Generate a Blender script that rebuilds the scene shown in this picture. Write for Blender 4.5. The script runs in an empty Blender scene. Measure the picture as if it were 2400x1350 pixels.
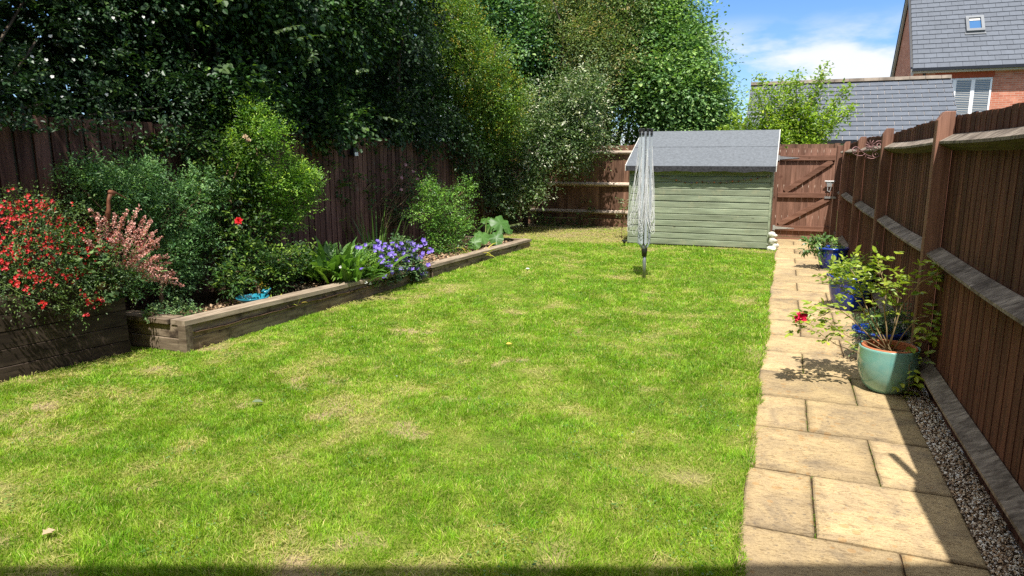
import bpy, math, random
import numpy as np
from mathutils import Vector, Matrix
rad = math.radians
scene = bpy.context.scene
COL = scene.collection
# ------------------------------------------------------------------ camera
FP, CH = 1600.0, 1.6
PIT = math.atan(305/FP); PSI = math.atan(645/FP*math.cos(PIT))
CR = Vector((math.cos(PSI), math.sin(PSI), 0))
CF = Vector((-math.sin(PSI)*math.cos(PIT), math.cos(PSI)*math.cos(PIT), -math.sin(PIT)))
CU = CR.cross(CF)
cd = bpy.data.cameras.new('camera'); cam = bpy.data.objects.new('camera', cd); COL.objects.link(cam)
cd.sensor_width = 36; cd.lens = 24; cd.clip_start = .05; cd.clip_end = 1000
M = Matrix((CR, CU, -CF)).transposed().to_4x4(); M.translation = (0, 0, CH); cam.matrix_world = M
scene.camera = cam
# ------------------------------------------------------------------ light
SUN = Vector((.115, -.5, 1)).normalized()
SUN_STRENGTH, SKY_STRENGTH = 5.0, .12
EXPOSURE = .62
sl = bpy.data.lights.new('sun', 'SUN'); so = bpy.data.objects.new('sun', sl); COL.objects.link(so)
sl.energy = SUN_STRENGTH; sl.angle = rad(.53); sl.color = (1, .955, .89)
so.rotation_euler = SUN.to_track_quat('Z', 'Y').to_euler(); so.location = (3, -6, 12)
w = bpy.data.worlds.new('World'); scene.world = w; w.use_nodes = True
nt = w.node_tree; nt.nodes.clear()
def NN(nt, t, **k):
    n = nt.nodes.new(t)
    for a, v in k.items():
        if a.startswith('i_'):
            key = a[2:]
            key = int(key) if key.isdigit() else key.replace('_', ' ')
            n.inputs[key].default_value = v
        else: setattr(n, a, v)
    return n
sky = NN(nt, 'ShaderNodeTexSky', sky_type='NISHITA', sun_disc=False, sun_elevation=math.asin(SUN.z), sun_rotation=math.atan2(SUN.x, SUN.y), altitude=50, air_density=1.0, dust_density=.35, ozone_density=1.6)
tc = NN(nt, 'ShaderNodeTexCoord')
sepw = NN(nt, 'ShaderNodeSeparateXYZ'); nt.links.new(tc.outputs['Generated'], sepw.inputs[0])
mp = NN(nt, 'ShaderNodeMapping'); mp.inputs['Scale'].default_value = (2.2, 2.2, 7.0); mp.inputs['Location'].default_value = (.7, .35, .25)
nt.links.new(tc.outputs['Generated'], mp.inputs[0])
cn = NN(nt, 'ShaderNodeTexNoise', i_Scale=2.1, i_Detail=9, i_Roughness=.56); nt.links.new(mp.outputs[0], cn.inputs['Vector'])
cr_ = NN(nt, 'ShaderNodeMapRange', interpolation_type='SMOOTHSTEP'); cr_.inputs[1].default_value = .40; cr_.inputs[2].default_value = .60
nt.links.new(cn.outputs[0], cr_.inputs[0])
el = NN(nt, 'ShaderNodeMapRange', interpolation_type='SMOOTHSTEP'); el.inputs[1].default_value = .19; el.inputs[2].default_value = .13
nt.links.new(sepw.outputs[2], el.inputs[0])
ml = NN(nt, 'ShaderNodeMath', operation='MULTIPLY'); nt.links.new(cr_.outputs[0], ml.inputs[0]); nt.links.new(el.outputs[0], ml.inputs[1])
hz = NN(nt, 'ShaderNodeMapRange'); hz.inputs[1].default_value = .2; hz.inputs[2].default_value = .0; hz.inputs[4].default_value = .15; nt.links.new(sepw.outputs[2], hz.inputs[0])
hi_ = NN(nt, 'ShaderNodeMapRange', interpolation_type='SMOOTHSTEP'); hi_.inputs[1].default_value = .30; hi_.inputs[2].default_value = .5; nt.links.new(sepw.outputs[2], hi_.inputs[0])  # unseen overhead cloud band, added as neutral fill light for the shade
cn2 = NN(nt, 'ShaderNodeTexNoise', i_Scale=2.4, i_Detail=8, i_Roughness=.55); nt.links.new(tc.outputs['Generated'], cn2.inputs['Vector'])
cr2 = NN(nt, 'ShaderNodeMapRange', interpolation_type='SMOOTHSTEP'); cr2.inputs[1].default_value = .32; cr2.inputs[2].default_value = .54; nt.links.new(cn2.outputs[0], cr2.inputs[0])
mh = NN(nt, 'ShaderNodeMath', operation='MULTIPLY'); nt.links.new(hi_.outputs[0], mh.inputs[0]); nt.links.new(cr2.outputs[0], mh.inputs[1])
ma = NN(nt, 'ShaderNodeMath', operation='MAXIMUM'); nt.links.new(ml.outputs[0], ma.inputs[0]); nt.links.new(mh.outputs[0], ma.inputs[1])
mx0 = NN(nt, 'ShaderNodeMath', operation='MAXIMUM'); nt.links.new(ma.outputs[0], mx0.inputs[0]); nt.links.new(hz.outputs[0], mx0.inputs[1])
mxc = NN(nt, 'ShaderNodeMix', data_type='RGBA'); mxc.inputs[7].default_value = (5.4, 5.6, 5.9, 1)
skm = NN(nt, 'ShaderNodeMix', data_type='RGBA', blend_type='MULTIPLY'); skm.inputs[0].default_value = 1; skm.inputs[7].default_value = (.50, .70, .98, 1); nt.links.new(sky.outputs[0], skm.inputs[6])
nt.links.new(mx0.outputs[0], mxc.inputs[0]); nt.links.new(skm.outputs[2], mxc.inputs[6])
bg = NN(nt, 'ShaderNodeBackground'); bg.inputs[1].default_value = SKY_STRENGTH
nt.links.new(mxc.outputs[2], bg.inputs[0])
wo = NN(nt, 'ShaderNodeOutputWorld'); nt.links.new(bg.outputs[0], wo.inputs[0])
vs = scene.view_settings; vs.view_transform = 'Standard'; vs.look = 'None'; vs.exposure = EXPOSURE; vs.gamma = 1; vs.use_curve_mapping = False
scene.cycles.max_bounces = 6; scene.cycles.diffuse_bounces = 3; scene.cycles.transmission_bounces = 4; scene.cycles.transparent_max_bounces = 4
scene.cycles.use_denoising = False; scene.cycles.denoiser = 'OPENIMAGEDENOISE'; scene.cycles.denoising_input_passes = 'RGB_ALBEDO_NORMAL'
scene.cycles.sample_clamp_indirect = 6
# ------------------------------------------------------------------ measuring helpers (photo 2400x1350 -> metres)
def ray(x, y): return CF + CR*((x-1200)/FP) + CU*((675-y)/FP)
def atz(x, y, z=0):
    d = ray(x, y); t = (z-CH)/d.z; return Vector((t*d.x, t*d.y, z))
def atY(x, y, Y):
    d = ray(x, y); t = Y/d.y; return Vector((t*d.x, Y, CH+t*d.z))
def atX(x, y, X):
    d = ray(x, y); t = X/d.x; return Vector((X, t*d.y, CH+t*d.z))
def blobX(x, y, X, rx, ry, rd=None):
    p = atX(x, y, X); s = (p-Vector((0, 0, CH))).dot(CF)/FP
    r = rx*s; return (p.x, p.y, p.z, (rd or r), r, ry*s)
def blobY(x, y, Y, rx, ry, rd=None):
    p = atY(x, y, Y); s = (p-Vector((0, 0, CH))).dot(CF)/FP
    return (p.x, p.y, p.z, rx*s, (rd or rx*s), ry*s)
# ------------------------------------------------------------------ noise in numpy
_rg = np.random.default_rng(5).random((256, 256))
def vn(x, y, s=0):
    x = np.asarray(x)+s*17.31; y = np.asarray(y)+s*7.77
    xi = np.floor(x).astype(int); yi = np.floor(y).astype(int); fx = x-xi; fy = y-yi
    fx = fx*fx*(3-2*fx); fy = fy*fy*(3-2*fy)
    g = lambda a, b: _rg[a % 256, b % 256]
    return (g(xi, yi)*(1-fx)+g(xi+1, yi)*fx)*(1-fy)+(g(xi, yi+1)*(1-fx)+g(xi+1, yi+1)*fx)*fy
def fbm(x, y, s=0, o=3):
    r = 0; a = .5; t = 0
    for i in range(o):
        r = r+a*vn(x*2**i, y*2**i, s+i*3); t += a; a *= .5
    return r/t
# ------------------------------------------------------------------ materials
MT = {}
def newmat(name):
    m = bpy.data.materials.new(name); m.use_nodes = True; m.node_tree.nodes.clear(); MT[name] = m
    return m, m.node_tree
def fin(nt, sh): o = nt.nodes.new('ShaderNodeOutputMaterial'); nt.links.new(sh, o.inputs[0])
def L(nt, a, b): nt.links.new(a, b)
def tint(nt):
    a = NN(nt, 'ShaderNodeAttribute', attribute_name='tint'); s = NN(nt, 'ShaderNodeSeparateColor'); L(nt, a.outputs[0], s.inputs[0]); return s
def ramp(nt, src, stops):
    r = NN(nt, 'ShaderNodeValToRGB'); e = r.color_ramp.elements
    while len(e) < len(stops): e.new(.5)
    for i, (p, c) in enumerate(stops): e[i].position = p; e[i].color = (*c, 1)
    L(nt, src, r.inputs[0]); return r.outputs[0]
def mixc(nt, f, a, b, mode='MIX'):
    m = NN(nt, 'ShaderNodeMix', data_type='RGBA', blend_type=mode)
    for i, v in ((0, f), (6, a), (7, b)):
        if hasattr(v, 'links') or isinstance(v, bpy.types.NodeSocket): L(nt, v, m.inputs[i])
        elif i == 0: m.inputs[0].default_value = v
        else: m.inputs[i].default_value = (*v, 1) if len(v) == 3 else v
    return m.outputs[2]
def gray(nt, v):
    c = NN(nt, 'ShaderNodeCombineColor')
    for i in range(3): L(nt, v, c.inputs[i])
    return c.outputs[0]
def objco(nt, scale, off=None):
    t = NN(nt, 'ShaderNodeTexCoord'); src = t.outputs['Object']
    if off is not None:
        m = NN(nt, 'ShaderNodeMath', operation='MULTIPLY'); L(nt, off, m.inputs[0]); m.inputs[1].default_value = 43.
        a = NN(nt, 'ShaderNodeVectorMath', operation='ADD'); L(nt, src, a.inputs[0]); L(nt, gray(nt, m.outputs[0]), a.inputs[1]); src = a.outputs[0]
    mp = NN(nt, 'ShaderNodeMapping'); mp.inputs['Scale'].default_value = scale; L(nt, src, mp.inputs[0]); return mp.outputs[0]
def noise(nt, vec, sc, det=5, rough=.55, dist=0):
    n = NN(nt, 'ShaderNodeTexNoise', i_Scale=sc, i_Detail=det, i_Roughness=rough, i_Distortion=dist); L(nt, vec, n.inputs['Vector']); return n.outputs[0]
def princ(nt, col, rough=.7, spec=.3, bump=None, bs=.3, bd=.01, metal=0, coat=0):
    p = NN(nt, 'ShaderNodeBsdfPrincipled')
    if isinstance(col, bpy.types.NodeSocket): L(nt, col, p.inputs['Base Color'])
    else: p.inputs['Base Color'].default_value = (*col, 1)
    if isinstance(rough, bpy.types.NodeSocket): L(nt, rough, p.inputs['Roughness'])
    else: p.inputs['Roughness'].default_value = rough
    p.inputs['Specular IOR Level'].default_value = spec; p.inputs['Metallic'].default_value = metal; p.inputs['Coat Weight'].default_value = coat
    p.inputs['Coat Roughness'].default_value = .06
    if bump is not None:
        b = NN(nt, 'ShaderNodeBump'); b.inputs['Strength'].default_value = bs; b.inputs['Distance'].default_value = bd; L(nt, bump, b.inputs['Height']); L(nt, b.outputs[0], p.inputs['Normal'])
    return p
def wood(name, dark, light, axis=2, rough=.85, stain=None, stain_th=(.55, .7), spec=.15, bs=.5, cross=45):
    m, nt = newmat(name); t = tint(nt)
    sc = [cross]*3; sc[axis] = 2.2
    v = objco(nt, sc, t.outputs[1]); n = noise(nt, v, 1., 6, .6, .6)
    n2 = noise(nt, objco(nt, tuple(6 if i != axis else 1.3 for i in range(3)), t.outputs[1]), 1., 4, .6)
    c = ramp(nt, n, [(.3, dark), (.68, light)])
    c = mixc(nt, 1, c, ramp(nt, n2, [(.25, (.62, .6, .58)), (.75, (1.25, 1.25, 1.25))]), 'MULTIPLY')
    # knots
    kv = [7.]*3; kv[axis] = 2.6
    vo = NN(nt, 'ShaderNodeTexVoronoi', i_Scale=1.); L(nt, objco(nt, kv, t.outputs[1]), vo.inputs['Vector'])
    kn = ramp(nt, vo.outputs['Distance'], [(.045, (.25, .22, .2)), (.1, (1, 1, 1))])
    c = mixc(nt, .8, c, kn, 'MULTIPLY')
    if stain:
        ns = noise(nt, objco(nt, (3.2, 3.2, 3.2), t.outputs[1]), 1.6, 6, .7)
        mr = NN(nt, 'ShaderNodeMapRange'); mr.inputs[1].default_value, mr.inputs[2].default_value = stain_th; L(nt, ns, mr.inputs[0])
        c = mixc(nt, mr.outputs[0], c, stain)
    c = mixc(nt, 1, c, gray(nt, t.outputs[0]), 'MULTIPLY')
    p = princ(nt, c, rough, spec, n, bs, .004); fin(nt, p.outputs[0]); return m
def leafmat(name, a, b, c=None, rough=.42, trans=.33, spec=.45, tcol=(1.25, 1.35, .55)):
    m, nt = newmat(name); t = tint(nt)
    col = ramp(nt, t.outputs[1], [(0, a), (.6, b), (1, c or b)])
    col = mixc(nt, 1, col, gray(nt, t.outputs[0]), 'MULTIPLY')
    p = princ(nt, col, rough, spec)
    tr = NN(nt, 'ShaderNodeBsdfTranslucent'); L(nt, mixc(nt, 1, col, tcol, 'MULTIPLY'), tr.inputs[0])
    ms = NN(nt, 'ShaderNodeMixShader'); ms.inputs[0].default_value = trans
    L(nt, p.outputs[0], ms.inputs[1]); L(nt, tr.outputs[0], ms.inputs[2]); fin(nt, ms.outputs[0]); return m
def plain(name, col, rough=.6, spec=.4, metal=0, coat=0, nz=.25, nsc=14, bs=.15, second=None):
    m, nt = newmat(name); t = tint(nt)
    n = noise(nt, objco(nt, (1, 1, 1)), nsc, 6, .6)
    c = ramp(nt, n, [(.3, tuple(x*(1-nz) for x in col)), (.7, second or tuple(x*(1+nz) for x in col))])
    c = mixc(nt, 1, c, gray(nt, t.outputs[0]), 'MULTIPLY')
    p = princ(nt, c, rough, spec, n, bs, .003, metal, coat); fin(nt, p.outputs[0]); return m

wood('fence_stain', (.056, .023, .016), (.160, .070, .045), 2, stain=(.035, .018, .013), stain_th=(.56, .74))
wood('fence_post_wood', (.13, .065, .045), (.28, .15, .105), 2, bs=.3)
wood('fence_back_wood', (.11, .055, .036), (.26, .15, .10), 2)
wood('rail_top_wood', (.10, .08, .065), (.40, .34, .275), 0, stain=(.09, .07, .055), stain_th=(.48, .66), cross=34)
wood('rail_top_wood_cross', (.30, .24, .18), (.60, .50, .40), 0, stain=(.16, .12, .08), stain_th=(.56, .7), cross=30)
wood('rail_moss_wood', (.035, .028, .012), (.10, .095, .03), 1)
wood('left_fence_wood', (.065, .033, .026), (.19, .10, .075), 2, stain=(.16, .15, .12), stain_th=(.64, .76))
wood('batten_wood', (.05, .05, .035), (.14, .14, .10), 2)
wood('gate_wood', (.16, .080, .052), (.32, .175, .125), 2, stain=(.09, .035, .025), stain_th=(.58, .75))
wood('gate_brace_wood', (.16, .075, .048), (.31, .165, .115), 0)
wood('sleeper_cap_wood', (.19, .145, .10), (.42, .34, .25), 1, stain=(.17, .13, .09), stain_th=(.52, .7), cross=30)
wood('sleeper_wood', (.12, .085, .055), (.34, .26, .18), 1, stain=(.04, .028, .02), stain_th=(.52, .68), cross=26)
wood('sleeper_end_wood', (.10, .070, .045), (.30, .235, .165), 0, stain=(.05, .035, .025), stain_th=(.5, .64), cross=26)
wood('planter_wood', (.022, .016, .012), (.075, .055, .04), 1, stain=(.12, .10, .075), stain_th=(.62, .8), cross=22)
wood('shed_paint', (.185, .225, .150), (.32, .365, .255), 0, rough=.75, spec=.2, stain=(.33, .33, .21), stain_th=(.56, .78), cross=30, bs=.35)
wood('bark', (.04, .03, .022), (.14, .11, .08), 2)
wood('white_barge', (.5, .5, .46), (.75, .75, .7), 2)

leafmat('hedge_leaf', (.010, .030, .010), (.030, .075, .018), (.10, .17, .03), rough=.48, trans=.22, spec=.3)
leafmat('rose_leaf', (.012, .036, .013), (.032, .075, .022), (.09, .14, .03), rough=.42, trans=.22)
leafmat('gold_leaf', (.05, .12, .018), (.18, .28, .03), (.48, .33, .05), rough=.42, trans=.32)
leafmat('silver_leaf', (.05, .10, .025), (.15, .22, .07), (.58, .58, .44), rough=.5, trans=.25)
leafmat('tree_leaf', (.03, .08, .028), (.08, .16, .045), (.19, .26, .07), rough=.4, trans=.3)
leafmat('willow_leaf', (.07, .12, .035), (.15, .20, .06), (.28, .22, .08), rough=.45, trans=.3)
leafmat('hazel_leaf', (.045, .095, .03), (.11, .19, .055), (.26, .34, .12), rough=.42, trans=.34)
leafmat('fresh_leaf', (.14, .25, .02), (.30, .44, .04), (.48, .54, .07), rough=.45, trans=.4)
leafmat('rue_leaf', (.04, .10, .035), (.11, .21, .07), (.24, .35, .12), rough=.5, trans=.28)
leafmat('lime_leaf', (.045, .11, .015), (.13, .24, .03), (.30, .40, .05), rough=.45, trans=.36)
leafmat('dark_shrub_leaf', (.012, .035, .010), (.045, .10, .015), (.14, .21, .03), rough=.48, trans=.25, spec=.3)
leafmat('broad_leaf', (.05, .12, .025), (.11, .22, .04), (.20, .33, .06), rough=.42, trans=.3)
leafmat('bright_shrub_leaf', (.04, .11, .015), (.10, .22, .03), (.20, .34, .05), rough=.42, trans=.33)
leafmat('iris_leaf', (.04, .10, .02), (.10, .20, .035), (.17, .28, .05), rough=.45, trans=.3)
leafmat('geranium_leaf', (.03, .08, .02), (.10, .18, .06), (.2, .3, .1), rough=.55, trans=.28)
leafmat('rhubarb_leaf', (.03, .10, .018), (.075, .18, .03), (.14, .27, .05), rough=.45, trans=.3)
leafmat('salvia_leaf', (.03, .07, .018), (.10, .17, .035), (.18, .26, .06), rough=.5, trans=.3)
leafmat('pot_rose_leaf', (.15, .25, .025), (.33, .43, .045), (.52, .55, .08), rough=.38, trans=.36)
leafmat('peony_leaf', (.05, .12, .03), (.14, .26, .06), (.28, .38, .08), rough=.4, trans=.3)
leafmat('dry_leaf', (.45, .32, .18), (.55, .42, .26), (.6, .5, .3), rough=.7, trans=.15, tcol=(1, .9, .7))
leafmat('grass_blade', (.135, .31, .016), (.31, .475, .032), (.60, .50, .21), rough=.5, trans=.38, spec=.3, tcol=(1.15, 1.2, .5))
leafmat('red_petal', (.62, .012, .012), (.72, .02, .03), (.75, .10, .06), rough=.5, trans=.25, tcol=(1.2, .5, .5))
leafmat('crimson_petal', (.45, .005, .035), (.60, .01, .06), (.72, .06, .16), rough=.5, trans=.22, tcol=(1.2, .4, .6))
leafmat('coral_petal', (.62, .26, .21), (.74, .40, .33), (.82, .56, .46), rough=.6, trans=.25, tcol=(1.1, .7, .7))
leafmat('violet_petal', (.16, .10, .50), (.27, .17, .68), (.42, .32, .80), rough=.5, trans=.3, tcol=(1, .8, 1.2))
leafmat('white_petal', (.7, .7, .62), (.8, .8, .74), (.85, .85, .8), rough=.5, trans=.3, tcol=(1, 1, .9))
leafmat('pink_petal', (.6, .32, .36), (.7, .42, .46), (.75, .5, .5), rough=.5, trans=.3, tcol=(1, .8, .8))
plain('stem_green', (.12, .17, .04), .6); plain('stem_brown', (.16, .10, .05), .7); plain('stem_tan', (.30, .22, .11), .7)
plain('twig', (.22, .17, .11), .8)
plain('roof_felt', (.130, .142, .155), .85, .2, nz=.22, nsc=22, bs=.3)
plain('felt_edge', (.035, .035, .038), .9, .2, nz=.6, nsc=30, bs=.6)
plain('galvanised', (.55, .56, .56), .4, .5, metal=.7, nz=.12)
plain('dryer_metal', (.26, .28, .30), .38, .5, metal=.5, nz=.08)
plain('dryer_arm_paint', (.42, .46, .50), .4, .5, metal=.2, nz=.06)
plain('black_plastic', (.02, .02, .022), .4, .5)
plain('cord_white', (.70, .70, .69), .5, .4, nz=.05)
plain('teal_glaze', (.13, .39, .36), .15, .6, coat=.6, nz=.10, nsc=5, bs=.02, second=(.27, .46, .37))
plain('blue_glaze', (.008, .035, .30), .18, .5, coat=.4, nz=.3, nsc=5, bs=.02)
plain('terracotta', (.50, .17, .08), .8, .2, nz=.15)
plain('bath_glaze', (.02, .20, .27), .12, .6, coat=.8, nz=.25, nsc=12, bs=.02)
plain('rusty_metal', (.17, .065, .032), .7, .4, metal=.3, nz=.4, nsc=30)
plain('scroll_metal', (.18, .09, .085), .5, .5, metal=.4, nz=.2)
plain('white_stone', (.62, .63, .55), .9, .2, nz=.25, nsc=25, bs=.6)
plain('upvc_white', (.78, .78, .78), .3, .5, nz=.02)
plain('window_grey', (.16, .17, .18), .5, .4, nz=.05); plain('blind_white', (.50, .48, .44), .7, .2, nz=.03)
plain('gutter_black', (.018, .018, .02), .35, .5)
plain('soffit', (.62, .58, .50), .7, .2, nz=.05)
plain('slate', (.105, .118, .140), .6, .3, nz=.10, nsc=6, bs=.2)
plain('slate_joint', (.33, .30, .28), .9, .1)
plain('ridge_tile', (.20, .165, .13), .9, .1, nz=.35, nsc=3)
plain('concrete', (.33, .31, .28), .9, .1, nz=.2)
plain('render_wall', (.6, .55, .48), .9, .1)
plain('pebble', (1, 1, 1), .7, .35, nz=.15, nsc=60)
plain('soil_crumb', (.075, .05, .032), .95, .1, nz=.5, nsc=40)
plain('mulch_chip', (.36, .24, .15), .9, .1, nz=.4, nsc=40)
m, nt = newmat('glass'); p = princ(nt, (.05, .09, .14), .04, .8); fin(nt, p.outputs[0])
m, nt = newmat('skylight_glass'); p = princ(nt, (.03, .12, .28), .05, .9); fin(nt, p.outputs[0])
def brickmat(name, c1, c2, mortar):
    m, nt = newmat(name)
    t = NN(nt, 'ShaderNodeTexCoord'); s = NN(nt, 'ShaderNodeSeparateXYZ'); L(nt, t.outputs['Object'], s.inputs[0])
    ad = NN(nt, 'ShaderNodeMath', operation='ADD'); L(nt, s.outputs[0], ad.inputs[0]); L(nt, s.outputs[1], ad.inputs[1])
    cb = NN(nt, 'ShaderNodeCombineXYZ'); L(nt, ad.outputs[0], cb.inputs[0]); L(nt, s.outputs[2], cb.inputs[1])
    b = NN(nt, 'ShaderNodeTexBrick', i_Scale=1.); b.inputs['Brick Width'].default_value = .225; b.inputs['Row Height'].default_value = .075
    b.inputs['Mortar Size'].default_value = .007; b.inputs['Bias'].default_value = 0
    b.inputs['Color1'].default_value = (*c1, 1); b.inputs['Color2'].default_value = (*c2, 1); b.inputs['Mortar'].default_value = (*mortar, 1)
    L(nt, cb.outputs[0], b.inputs['Vector'])
    n = noise(nt, objco(nt, (1, 1, 1)), 3, 5, .6)
    c = mixc(nt, 1, b.outputs[0], ramp(nt, n, [(.3, (.8, .78, .76)), (.7, (1.15, 1.12, 1.1))]), 'MULTIPLY')
    p = princ(nt, c, .9, .15, b.outputs[1], -.4, .006); fin(nt, p.outputs[0])
brickmat('red_brick', (.46, .15, .09), (.60, .25, .16), (.52, .36, .28))
brickmat('dark_brick', (.17, .06, .04), (.26, .10, .07), (.25, .2, .17))
plain('soldier_brick', (.42, .10, .05), .9, .1, nz=.15)
# paving
m, nt = newmat('sandstone'); t = tint(nt)
n1 = noise(nt, objco(nt, (1, 1, 1), t.outputs[1]), 3.2, 8, .66, .8)
n2 = noise(nt, objco(nt, (5, 16, 5), t.outputs[1]), 3.2, 6, .62, 2.0)
n3 = noise(nt, objco(nt, (1, 1, 1)), 170, 3, .7)
c = ramp(nt, n1, [(.28, (.25, .195, .13)), (.42, (.41, .31, .18)), (.56, (.52, .39, .21)), (.72, (.60, .455, .245))])
c = mixc(nt, .85, c, ramp(nt, n2, [(.36, (.52, .48, .45)), (.49, (1, 1, 1))]), 'MULTIPLY')
c = mixc(nt, .5, c, ramp(nt, n3, [(.35, (.6, .58, .55)), (.6, (1.15, 1.13, 1.1))]), 'MULTIPLY')
vo = NN(nt, 'ShaderNodeTexVoronoi', i_Scale=26.); L(nt, objco(nt, (1, 1, 1)), vo.inputs['Vector'])
n4 = noise(nt, objco(nt, (1, 1, 1)), 2.6, 3, .5)
mk = NN(nt, 'ShaderNodeMath', operation='MULTIPLY_ADD'); L(nt, n4, mk.inputs[0]); mk.inputs[1].default_value = .55; mk.inputs[2].default_value = -.11
lt = NN(nt, 'ShaderNodeMath', operation='LESS_THAN'); L(nt, vo.outputs['Distance'], lt.inputs[0]); L(nt, mk.outputs[0], lt.inputs[1])
m5 = NN(nt, 'ShaderNodeMath', operation='MULTIPLY'); L(nt, lt.outputs[0], m5.inputs[0]); m5.inputs[1].default_value = .45
c = mixc(nt, m5.outputs[0], c, (.13, .11, .09))
vo2 = NN(nt, 'ShaderNodeTexVoronoi', i_Scale=15.); L(nt, objco(nt, (1, 1, 1)), vo2.inputs['Vector'])
n6 = noise(nt, objco(nt, (1, 1, 1)), 1.9, 3, .5)
mk2 = NN(nt, 'ShaderNodeMath', operation='MULTIPLY_ADD'); L(nt, n6, mk2.inputs[0]); mk2.inputs[1].default_value = 1.3; mk2.inputs[2].default_value = -.52
lt2 = NN(nt, 'ShaderNodeMath', operation='LESS_THAN'); L(nt, vo2.outputs['Distance'], lt2.inputs[0]); L(nt, mk2.outputs[0], lt2.inputs[1])
m7 = NN(nt, 'ShaderNodeMath', operation='MULTIPLY'); L(nt, lt2.outputs[0], m7.inputs[0]); m7.inputs[1].default_value = .35
c = mixc(nt, m7.outputs[0], c, (.44, .22, .06))
c = mixc(nt, 1, c, gray(nt, t.outputs[0]), 'MULTIPLY')
hb = NN(nt, 'ShaderNodeMath', operation='ADD'); L(nt, n2, hb.inputs[0]); L(nt, n1, hb.inputs[1])
p = princ(nt, c, .85, .2, hb.outputs[0], .55, .012); fin(nt, p.outputs[0])
# lawn soil
m, nt = newmat('turf'); t = tint(nt)
n = noise(nt, objco(nt, (1, 1, 1)), 60, 6, .75); c = ramp(nt, t.outputs[1], [(0, (.10, .16, .018)), (.5, (.22, .26, .045)), (1, (.36, .28, .15))])
c = mixc(nt, 1, c, ramp(nt, n, [(.3, (.35, .35, .35)), (.7, (1.3, 1.3, 1.3))]), 'MULTIPLY')
p = princ(nt, c, .95, .1, n, .8, .01); fin(nt, p.outputs[0])
m, nt = newmat('bare_soil'); n = noise(nt, objco(nt, (1, 1, 1)), 25, 8, .75)
p = princ(nt, ramp(nt, n, [(.3, (.03, .02, .013)), (.7, (.13, .085, .05))]), .95, .1, n, 1, .02); fin(nt, p.outputs[0])
m, nt = newmat('far_ground'); n = noise(nt, objco(nt, (1, 1, 1)), .8, 8, .7)
p = princ(nt, ramp(nt, n, [(.3, (.04, .06, .015)), (.7, (.10, .12, .04))]), .95, .1); fin(nt, p.outputs[0])
# ------------------------------------------------------------------ meshes
def npmesh(name, V, polys, mat, parent=None, tint=None, smooth=False, loc=None, midx=None):
    V = np.asarray(V, dtype=np.float32).reshape(-1, 3)
    if parent is not None:
        V = V-np.array(parent.location, dtype=np.float32)
    me = bpy.data.meshes.new(name)
    me.vertices.add(len(V)); me.vertices.foreach_set('co', V.ravel())
    if isinstance(polys, np.ndarray): polys = [polys]
    loops = np.concatenate([p.ravel() for p in polys]).astype(np.int32)
    tot = np.concatenate([np.full(len(p), p.shape[1], np.int32) for p in polys])
    start = np.concatenate([[0], np.cumsum(tot)[:-1]]).astype(np.int32)
    me.loops.add(len(loops)); me.loops.foreach_set('vertex_index', loops)
    me.polygons.add(len(tot)); me.polygons.foreach_set('loop_start', start); me.polygons.foreach_set('loop_total', tot)
    if midx is not None: me.polygons.foreach_set('material_index', np.asarray(midx, np.int32))
    me.polygons.foreach_set('use_smooth', np.full(len(tot), bool(smooth)))
    a = me.attributes.new('tint', 'FLOAT_COLOR', 'POINT')
    T = np.ones((len(V), 4), np.float32)
    if tint is not None: T[:, :3] = tint
    a.data.foreach_set('color', T.ravel())
    me.update(calc_edges=True)
    for mm in (mat if isinstance(mat, (list, tuple)) else [mat]): me.materials.append(MT[mm])
    o = bpy.data.objects.new(name, me); COL.objects.link(o)
    if parent is not None: o.parent = parent
    return o
RND = random.Random(11)
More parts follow.
